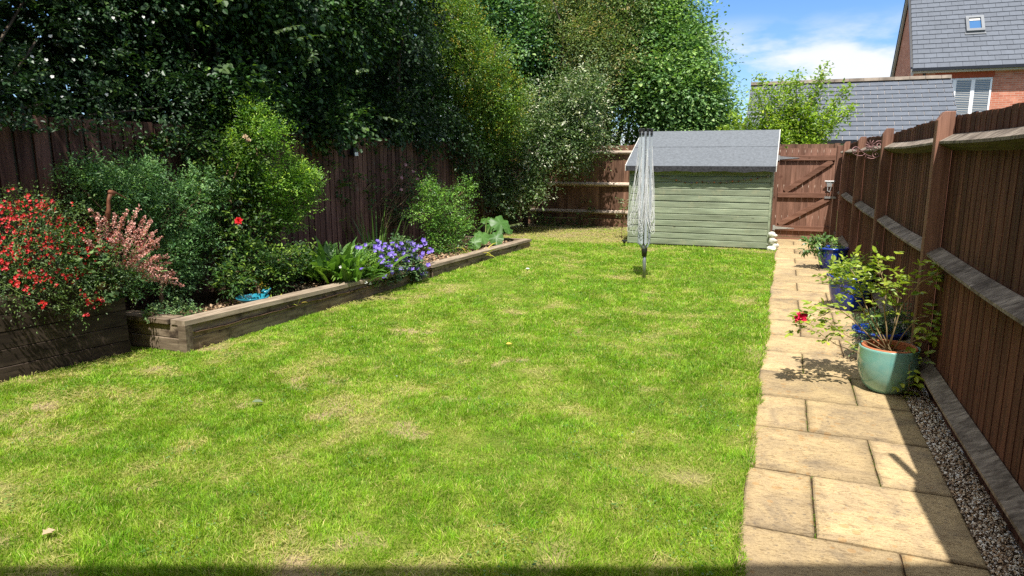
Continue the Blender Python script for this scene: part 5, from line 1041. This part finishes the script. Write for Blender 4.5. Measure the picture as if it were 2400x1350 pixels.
for i, (x, y) in enumerate([(950, 387), (978, 420), (941, 417), (940, 445), (968, 402)]):
    flower_obj('flower', tc_, 'pink_petal', atX(x, y, -5.62), 7, .028, .5, .9, 2, i, Vector((.7, -.5, .4)).normalized())
tree('fence_ivy', 'thin ivy strands climbing the front of the slatted fence', 'ivy', 'hedge_leaf', [blobX(800, 450, -5.86, 16, 90, .04), blobX(830, 420, -5.86, 45, 22, .04), blobX(870, 430, -5.86, 26, 55, .04), blobX(760, 370, -5.86, 32, 22, .05), blobX(905, 470, -5.86, 22, 70, .05), blobX(1000, 380, -5.86, 40, 20, .05)], 1100, .045, (-5.87, 8.2, .12), .006, 47, 'stem_brown', 'stems', crownname='foliage', per=5, twig=.1, hue=(.7, .2), bright=(1.5, .25), W=.85, depth=1.0)
tree('fence_ivy', 'dark leafy bramble scrambling down the slats left of the lime bush', 'ivy', 'hedge_leaf', [blobX(430, 330, -5.8, 110, 42, .12), blobX(520, 310, -5.8, 80, 50, .15), blobX(230, 400, -5.85, 70, 28, .06), blobX(330, 350, -5.85, 60, 26, .06)], 4200, .045, (-5.87, 5.2, .12), .006, 48, 'stem_brown', 'stems', crownname='foliage', per=6, twig=.14, hue=(.5, .25), bright=(1.2, .25), W=.7, depth=.9)
tree('ground_ivy', 'low ivy growing along the foot of the far fence in shade', 'ivy', 'hedge_leaf', [blobY(1290, 520, 15.6, 45, 9, .2), blobY(1250, 520, 15.7, 30, 16, .2), blobY(1375, 500, 15.75, 20, 42, .1), blobY(1350, 528, 15.6, 40, 7, .15)], 1100, .05, (-5, 15.7, 0), .006, 49, 'stem_brown', 'stems', crownname='foliage', per=5, twig=.12, hue=(.7, .2), bright=(1.4, .25), W=.8, depth=1)
tree('bramble', 'small leggy bramble growing at the left corner of the shed', 'plant', 'silver_leaf', [blobY(1463, 505, 13.6, 9, 24, .1), blobY(1458, 478, 13.6, 8, 10, .08)], 170, .045, (-3.0, 13.6, 0), .006, 50, 'stem_brown', 'stems', crownname='foliage', per=5, twig=.1, hue=(.4, .25), bright=(1, .25), W=.7, depth=1)
# leaf litter on bare soil at the far corner
r = np.random.default_rng(6); n = 900; P = np.stack([r.uniform(-5.8, -2.75, n), r.uniform(13.2, 15.85, n), r.uniform(.003, .015, n)], 1)
o = leafobj('leaf_litter', P, r.normal(size=(n, 3))*np.array([1, 1, .15]), np.array([0, 0, 1.])+r.normal(size=(n, 3))*.25, r.uniform(.02, .05, n), .6, 'oval', 'dry_leaf', None, r.uniform(.3, .9, n), r.random(n)); o['kind'] = 'stuff'; o['label'] = 'dry brown leaf litter on bare soil by the far fence'; o['category'] = 'leaf litter'
# ================================================================== PLANTER PLANTS
def pclip(P): return (P[:, 2] > .30)
ts, P0, tw = shrub('red_salvia', 'big airy mass of small scarlet flowers filling the planter and trailing over its front', 'salvia', 'salvia_leaf', [blobX(30, 560, -5.3, 90, 90, .35), blobX(120, 600, -5.2, 95, 85, .35), blobX(200, 640, -5.1, 80, 60, .25), blobX(60, 660, -5.15, 110, 45, .25), blobX(90, 520, -5.45, 80, 60, .3), blobX(150, 700, -4.98, 70, 16, .12), blobX(260, 620, -5.1, 60, 50, .25), blobX(180, 725, -4.98, 28, 14, .06)], 15000, .020, (-5.3, 3.3, .52), 61, per=10, twig=.14, hue=(.4, .25), bright=(1, .25), W=.55, lump=.35, clip=pclip, twigmat='stem_green')
f0 = flower_obj('flower', ts, 'red_petal', ts.location, 5, .015, .35, .85, 1, 3, Vector((0, 0, 1))); rr = random.Random(9); pts = []
while len(pts) < 360:
    c = rr.choice([(30, 500, 70, 45), (60, 560, 80, 45), (120, 590, 80, 40), (170, 620, 60, 40), (60, 620, 70, 40), (230, 590, 55, 35), (200, 560, 60, 35), (150, 540, 50, 30), (30, 530, 50, 40), (130, 660, 90, 30), (240, 600, 40, 30), (80, 480, 50, 18), (15, 610, 30, 40)])
    x, y = rr.gauss(c[0], c[2]*.6), rr.gauss(c[1], c[3]*.6)
    if x < -60 or y > 720 or y > 700+.1*x and rr.random() < .6: continue
    X = -5.27+.0014*(y-460)+rr.uniform(-.10, .07); pts.append(atX(x, y, X))
for x, y in [(205, 703), (228, 702), (237, 705), (215, 708), (203, 737), (100, 707), (108, 711), (62, 681), (38, 665), (42, 668), (70, 640), (190, 690), (160, 645), (130, 670), (238, 700)]: pts.append(atX(x, y, -4.88))
for i, q in enumerate(pts[-15:]+pts[:84]):
    o = f0 if i == 0 else f0.copy()
    if i: COL.objects.link(o)
    o.parent = ts; o.location = q-Vector(ts.location); d = Vector((.6, -.7, .4))+Vector((rr.uniform(-.7, .7), rr.uniform(-.7, .7), rr.uniform(-.5, .6))); o.rotation_euler = d.to_track_quat('Z', 'Y').to_euler(); o.scale = (rr.uniform(.7, 1.25),)*3
P = []; D = []; N = []; S = []
for q in pts[84:]:
    for c_ in range(2):
        qq = q+Vector((rr.gauss(0, .015), rr.gauss(0, .015), rr.gauss(0, .02))); d = (Vector((.6, -.7, .4))+Vector((rr.uniform(-.7, .7), rr.uniform(-.7, .7), rr.uniform(-.5, .6)))).normalized(); a = petals(qq, 5, .014*rr.uniform(.8, 1.2), .35, .85, 1, rr.random(), d)
        P += a[0]; D += a[1]; N += a[2]; S += a[3]
g = np.random.default_rng(2); k = len(P); o = leafobj('blossom', np.array(P), np.array(D), np.array(N), np.array(S), .85, 'quad', 'red_petal', ts, g.uniform(.4, 1.05, k), g.random(k)); o['kind'] = 'stuff'
# trailing stems
mb = MB()
for x0, y0, x1, y1, x2, y2 in [(0, 690, 60, 720, 110, 705), (150, 705, 180, 712, 240, 700), (160, 720, 185, 738, 205, 738), (0, 660, 50, 690, 90, 700), (120, 640, 180, 690, 215, 706), (60, 700, 120, 722, 190, 712)]:
    mb.tube([atX(x0, y0, -5.0), atX(x1, y1, -4.93), atX(x2, y2, -4.9)], .0022, 4)
mb.build('trailing_stem', 'stem_green', ts)
# heuchera with coral sprays
hb0 = atX(270, 655, -5.1); th = thing('heuchera_plant', 'heuchera with long coral pink flower sprays leaning right out of the planter', 'heuchera', hb0)
crown('foliage', th, 'geranium_leaf', [blobX(270, 655, -5.05, 45, 28, .15), blobX(240, 670, -5.05, 40, 20, .12), blobX(190, 600, -5.1, 50, 35, .15)], 700, .045, seed=62, per=5, twig=.06, W=.95, tpl='lobed', hue=(.5, .25), bright=(1.1, .2), clip=lambda P: P[:, 2] > .47)
crown('dry_foliage', th, 'dry_leaf', [blobX(240, 690, -5.0, 28, 16, .08)], 60, .045, seed=63, per=4, twig=.05, W=.9, tpl='lobed', hue=(.3, .3), bright=(.6, .2))
rr = random.Random(17)
tips = [(210, 490), (245, 510), (300, 490), (340, 505), (330, 480), (365, 540), (380, 555), (375, 575), (350, 590), (395, 600), (385, 630), (412, 640), (430, 670), (300, 560), (320, 540), (280, 530), (340, 560), (310, 600), (400, 615), (420, 655), (405, 645), (375, 600), (360, 620), (390, 660), (355, 515), (370, 560), (260, 560), (350, 530), (330, 600), (230, 500), (290, 510), (200, 560), (365, 605), (270, 500), (345, 620), (318, 520)]
for i, (x, y) in enumerate(tips):
    X = -4.98+rr.uniform(-.14, .12)+(.12 if x > 370 else 0); e = atX(x, y, X); s = hb0+Vector((rr.uniform(-.08, .08), rr.uniform(-.12, .1), -.02)); d = e-s; m1 = s+d*.5+Vector((0, 0, .06*d.length if y < 620 else .12*d.length)); m2 = s+d*.8+Vector((0, 0, .045*d.length))
    mb = MB(); mb.tube([s, m1, m2, e], [.0022, .002, .0015, .001], 4); o = mb.build('flower_stem', 'stem_tan', th)
    P = []; D = []; N = []; S = []
    for j in range(64):
        f = rr.uniform(.42, 1); b = (m1.lerp(m2, (f-.42)/.3) if f < .72 else m2.lerp(e, (f-.72)/.28)); sp = .012*(1.2-f)+.004; q = b+Vector((rr.gauss(0, sp), rr.gauss(0, sp), rr.gauss(0, sp)))
        for c_ in range(2): P.append(q); D.append(Vector((rr.gauss(0, 1), rr.gauss(0, 1), rr.gauss(0, 1)))); N.append(Vector((rr.gauss(0, 1), rr.gauss(0, 1), rr.gauss(.5, 1)))); S.append(.015*rr.uniform(.7, 1.3))
    k = len(P); g = np.random.default_rng(i); leafobj('flower_spray', np.array(P), np.array(D), np.array(N), np.array(S), .8, 'quad', 'coral_petal', th, g.uniform(.75, 1.15, k), g.random(k))
# rusty metal bird ornament in the shrub
q = atX(262, 452, -5.16); rbq = thing('metal_bird_ornament', 'rusty metal long beaked bird ornament poking out among the blue green shrub', 'ornament', q)
mb = MB(); mb.ball(q, (.022, .036, .024), 14, rot=Matrix.Rotation(rad(-22), 3, 'X')); mb.tube([q+Vector((0, -.01, -.005)), q+Vector((-.01, -.03, -.06)), q+Vector((-.01, -.035, -.13)), q+Vector((-.02, -.07, -.26))], [.018, .014, .017, .024], 10); mb.build('body', 'rusty_metal', rbq, smooth=True)
mb = MB(); mb.tube([q+Vector((.004, .025, .004)), q+Vector((.02, .12, -.055))], [.009, .003], 6); mb.build('beak', 'rusty_metal', rbq)
# bird bath
bc = Vector((-4.90, 5.02, .13)); bb = thing('bird_bath', 'glazed turquoise oval dish with a little bird on its rim inside the raised bed', 'bird bath', bc)
bc = atX(592, 697, -4.80); bc.z = .17; bb.location = bc; bc = bc.copy()
mb = MB(); mb.lathe(bc, [(0, 0), (.07, 0), (.10, .02), (.145, .065), (.158, .085), (.155, .090), (.145, .085), (.13, .06), (.08, .035), (0, .03)], 40, (1, .5, 0)); mb.build('bowl', 'bath_glaze', bb, smooth=True)
mb = MB(); q = bc+Vector((.06, .13, .115)); mb.ball(q, (.022, .034, .020), 12); mb.ball(q+Vector((-.01, -.026, .018)), .016, 10); mb.tube([q+Vector((0, .02, .005)), q+Vector((.01, .055, .03))], [.014, .006], 8); mb.tube([q+Vector((-.012, -.04, .018)), q+Vector((-.016, -.056, .014))], [.005, .001], 6); mb.build('bird_figure', 'bath_glaze', bb, smooth=True)
# ================================================================== POTS
def pot(name, label, c, rx, h, mat, belly=.0, lip=True, sub_mat=None):
    c = Vector(c); t = thing(name, label, 'plant pot', c, 'pots standing on the path by the fence')
    if lip: prof = [(0, .0), (rx*.60, .0), (rx*.66, .01), (rx*.80, h*.30), (rx*.91, h*.62), (rx*.94, h*.86), (rx*.95, h*.90), (rx*1.04, h*.92), (rx*1.06, h*.96), (rx*1.03, h), (rx*.93, h), (rx*.90, h*.95), (rx*.88, h*.8)]
    else: prof = [(0, .0), (rx*.55, .0), (rx*.62, .008), (rx*.80, h*.16), (rx*.93, h*.38), (rx*.995, h*.62), (rx, h*.80), (rx*.985, h*.95), (rx*.99, h*.985), (rx*.965, h), (rx*.93, h*.985), (rx*.91, h*.9), (rx*.90, h*.8)]
    mb = MB(); mb.lathe(c, prof, 56, (1, .3, 0)); mb.build('pot_body', mat, t, smooth=True)
    if not lip:
        mb = MB(); mb.lathe(c, [(rx*.895, h*.8), (rx*.90, h*.96), (rx*.90, h*1.0), (rx*.885, h*1.015), (rx*.80, h*1.01), (rx*.785, h*.97), (rx*.765, h*.8)], 48, (1, .3, 0)); mb.build('inner_pot', 'terracotta', t, smooth=True)
    mb = MB(); n = 20; rs = rx*(.88 if lip else .785); mb.add([(c.x+rs*math.cos(i*2*math.pi/n), c.y+rs*math.sin(i*2*math.pi/n), c.z+h*.84) for i in range(n)], [tuple(range(n))]); mb.build('soil', 'bare_soil', t)
    return t
PZ = .012
TC = Vector((.745, 5.18, PZ)); pot('glazed_pot', 'round pale turquoise glazed pot with terracotta liner, nearest on the path', TC, .192, .315, 'teal_glaze', lip=False)
for nm, lb, cc, r_, h in [('glazed_pot', 'cobalt blue glazed pot in the middle, holding a leafy bush', (.745, 8.02, PZ), .235, .44, 'x'), ('glazed_pot', 'cobalt blue glazed pot furthest away near the gate, holding a peony', (.70, 10.85, PZ), .225, .30, 'x'), ('glazed_pot', 'dark blue pot mostly hidden behind the pale turquoise one', (.80, 6.0, PZ), .19, .27, 'x')] if False else []:
    pass
B2 = Vector((.715, 7.98, PZ)); pot('glazed_pot', 'cobalt blue glazed pot in the middle, holding a leafy bush', B2, .225, .37, 'blue_glaze')
B1 = Vector((.70, 10.85, PZ)); pot('glazed_pot', 'cobalt blue glazed pot furthest away near the gate, holding a peony', B1, .215, .32, 'blue_glaze')
B3 = Vector((.775, 5.98, PZ)); pot('glazed_pot', 'dark blue pot mostly hidden behind the pale turquoise one', B3, .19, .25, 'blue_glaze')
def rosebush():
    base = TC+Vector((.0, .0, .29)); t = thing('potted_rose', 'open branched rose with lime leaves and one crimson bloom in the turquoise pot', 'rose', base); rr = random.Random(5)
    P = []; D = []; N = []; S = []; g = np.random.default_rng(5)
    def twig_leaves(b, d, n=5, size=.048):
        d = d.normalized(); side = d.cross(Vector((0, 0, 1))); side = side.normalized() if side.length > .1 else Vector((1, 0, 0)); ln = size*1.7
        for i in range(n):
            if i == n-1: P.append(b+d*ln); D.append(d+Vector((0, 0, -.2)))
            else:
                f = .45+.5*(i//2); sg = 1 if i % 2 else -1; P.append(b+d*ln*f); D.append(side*sg+d*.45+Vector((0, 0, rr.uniform(-.35, .15))))
            N.append(Vector((rr.gauss(0, .35), rr.gauss(-.1, .35), 1))); S.append(size*rr.uniform(.75, 1.2)*(.8 if i < 2 and n > 3 else 1))
    br = [  # (points px,py,dY), leafy stations
     ([(2085, 835, 0), (2040, 790, -.02), (2000, 750, -.05), (1960, 720, -.1), (1900, 755, -.15), (1884, 750, -.16)], .0055),
     ([(2080, 830, 0), (2020, 830, -.05), (1960, 808, -.1), (1920, 780, -.12), (1890, 770, -.15)], .004),
     ([(2082, 830, 0), (2045, 775, .03), (2020, 720, .06), (1998, 690, .08), (1960, 670, .1), (1940, 640, .12)], .0055),
     ([(2085, 825, 0), (2060, 780, .0), (2035, 730, .02), (2020, 690, .05), (2010, 655, .06), (1990, 625, .06)], .0055),
     ([(2088, 825, 0), (2078, 770, -.02), (2072, 720, -.03), (2078, 680, -.03), (2066, 645, -.03), (2058, 615, -.02)], .005),
     ([(2090, 825, 0), (2100, 760, .03), (2112, 720, .03), (2135, 690, .0), (2160, 660, -.04), (2200, 640, -.1), (2215, 632, -.12)], .0055),
     ([(2090, 825, 0), (2120, 780, -.03), (2150, 745, -.04), (2175, 740, -.04), (2200, 770, -.05)], .0045),
     ([(2088, 830, 0), (2110, 800, -.06), (2140, 800, -.08), (2165, 790, -.08), (2185, 780, -.1)], .004),
     ([(2095, 832, 0), (2120, 820, -.12), (2130, 850, -.16), (2132, 885, -.17), (2128, 915, -.17)], .003),
     ([(2084, 830, 0), (2056, 760, .1), (2045, 705, .12), (2040, 672, .12), (2085, 700, .12)], .004),
     ([(2088, 826, 0), (2095, 770, .08), (2105, 700, .1), (2100, 672, .12), (2105, 660, .12)], .004),
     ([(2083, 832, 0), (2030, 800, .06), (1990, 790, .08), (1960, 770, .1), (1930, 745, .1)], .004)]
    mb = MB()
    for pts, r0 in br:
        W = [atY(x, y, TC.y+.0+dy*1.0) for x, y, dy in pts]; W[0] = base+Vector((rr.uniform(-.02, .02), rr.uniform(-.02, .02), -.02))
        mb.tube(W, [r0*(1-.65*i/(len(W)-1)) for i in range(len(W))], 6)
        n = len(W)
        for i in range(1, n):
            a, b = W[i-1], W[i]
            dens = 5 if i >= n/2 else (1 if i > 1 else 0)
            for k in range(dens):
                q = a.lerp(b, rr.random()); o = Vector((rr.gauss(0, .7), rr.gauss(0, .7), rr.gauss(.3, .35)))+(b-a).normalized()*.5; l = rr.uniform(.01, .04); q2 = q+o.normalized()*l; mb.tube([q, q2], .0014, 4); twig_leaves(q2, o+Vector((0, 0, -.2)), rr.choice((3, 5, 5)), rr.uniform(.046, .064))
        o = (W[-1]-W[-2]); twig_leaves(W[-1], o, 5, .042); twig_leaves(W[-1]-o*.2, o.cross(Vector((0, 0, 1)))+o*.4, 5, .038)
    for x, y in [(1990, 660), (2010, 645), (1975, 690), (2030, 660), (2000, 680), (2100, 665), (2120, 662), (2085, 680), (1965, 650), (1985, 640), (2050, 700), (2035, 715), (2140, 655), (2095, 815), (2110, 810), (2085, 865), (1950, 735), (1925, 760), (2150, 745), (2010, 665), (1955, 625), (1975, 620), (1945, 660)]:
        q = atY(x, y, TC.y+rr.uniform(-.1, .14)); twig_leaves(q, Vector((rr.gauss(0, 1), rr.gauss(0, 1), rr.gauss(.0, .3))), 5, rr.uniform(.044, .06))
    mb.build('stems', 'stem_tan', t, smooth=True); k = len(P)
    leafobj('foliage', np.array(P), np.array(D), np.array(N), np.array(S), .62, 'oval', 'pot_rose_leaf', t, g.uniform(.7, 1.15, k), g.beta(2, 2, k))
    q = atY(1877, 745, TC.y-.22); flower_obj('flower', t, 'crimson_petal', q, 7, .042, .1, .95, 4, 4, Vector((-.2, -.7, .55)).normalized(), hue=.45)
    q = atY(2056, 643, TC.y-.03); flower_obj('faded_flower', t, 'dry_leaf', q, 6, .02, .7, .8, 2, 9, Vector((0, -.5, .8)).normalized())
    q = atY(2056, 612, TC.y-.03); mb = MB(); mb.ball(q, (.008, .008, .016), 8); mb.build('bud', 'stem_brown', t, smooth=True)
rosebush()
def potplant(name, label, cat, base, blobs, mat, n, size, W, seed, tpl='oval', **k):
    t = thing(name, label, cat, base); P0, tw = crown('foliage', t, mat, blobs, n, size, seed=seed, W=W, tpl=tpl, clip=lambda P: (P[:, 0] < .99) | (P[:, 2] > 2), **k); rr = random.Random(seed); mb = MB()
    for i in range(26):
        q = Vector(P0[rr.randrange(len(P0))]); b = Vector(base)+Vector((rr.uniform(-.05, .05), rr.uniform(-.05, .05), 0)); mb.tube([b, b.lerp(q, .5)+Vector((0, 0, .04)), q], [.004, .003, .0015], 5)
    mb.build('stems', 'stem_green', t, smooth=True); return t
potplant('potted_peony', 'peony with long fingered leaves in the furthest blue pot', 'plant', B1+Vector((0, 0, .27)), [blobY(1915, 580, 10.75, 30, 20, .15), blobY(1940, 577, 10.85, 26, 18, .15), blobY(1960, 585, 10.9, 14, 12, .1)], 'peony_leaf', 420, .095, .28, 71, 'strap', per=5, twig=.07, hang=.1, hue=(.45, .25), bright=(1, .18), up=.9)
potplant('potted_bush', 'bright leafy bush filling the middle blue pot', 'bush', B2+Vector((0, 0, .30)), [blobY(2000, 638, 8.0, 42, 18, .18), blobY(1975, 640, 7.95, 26, 18, .14), blobY(2030, 615, 8.1, 16, 24, .1)], 'fresh_leaf', 1000, .038, .5, 72, per=6, twig=.09, hue=(.35, .25), bright=(.85, .2), up=.9)
potplant('potted_evergreen', 'low grey green twiggy shrub in the dark blue pot behind the turquoise one', 'shrub', B3+Vector((0, 0, .22)), [blobY(2080, 757, 5.98, 52, 26, .16), blobY(2040, 770, 5.9, 38, 30, .13), blobY(2105, 745, 6.05, 26, 22, .1), blobY(2020, 800, 5.85, 20, 26, .08)], 'rue_leaf', 3200, .021, .5, 73, per=7, twig=.07, hue=(.3, .25), bright=(.8, .2))
# small rocks around the pots
# fallen leaves on the lawn
def fallen(x, y, s, mat, hue, label, br=1, W=.75, seed=0):
    q = atz(x, y, .03); t = leafobj('fallen_leaf', np.array([q]), np.array([[.2, -1, .15]]) if seed == 0 else np.array([[1, .4, .1]]), np.array([[.2, -.2, 1.]]), np.array([s]), W, 'lobed' if seed == 0 else 'oval', mat, None, np.array([br]), np.array([hue])); tag(t, label, 'leaf'); t.location = (0, 0, 0)
    so_ = t.modifiers.new('thick', 'SOLIDIFY'); so_.thickness = .001
fallen(124, 1240, .055, 'dry_leaf', .3, 'big dry tan leaf lying on the lawn at the lower left', 1.1)
fallen(590, 942, .075, 'hazel_leaf', .5, 'single green leaf lying flat on the lawn below the planter corner', 1, .5, 1)
fallen(1186, 806, .05, 'gold_leaf', 1, 'small orange leaf lying in the middle of the lawn', 1.6, .7, 1)
fallen(1232, 630, .06, 'white_petal', .5, 'pale curled leaf lying on the lawn left of the airer', 1, .7, 1)
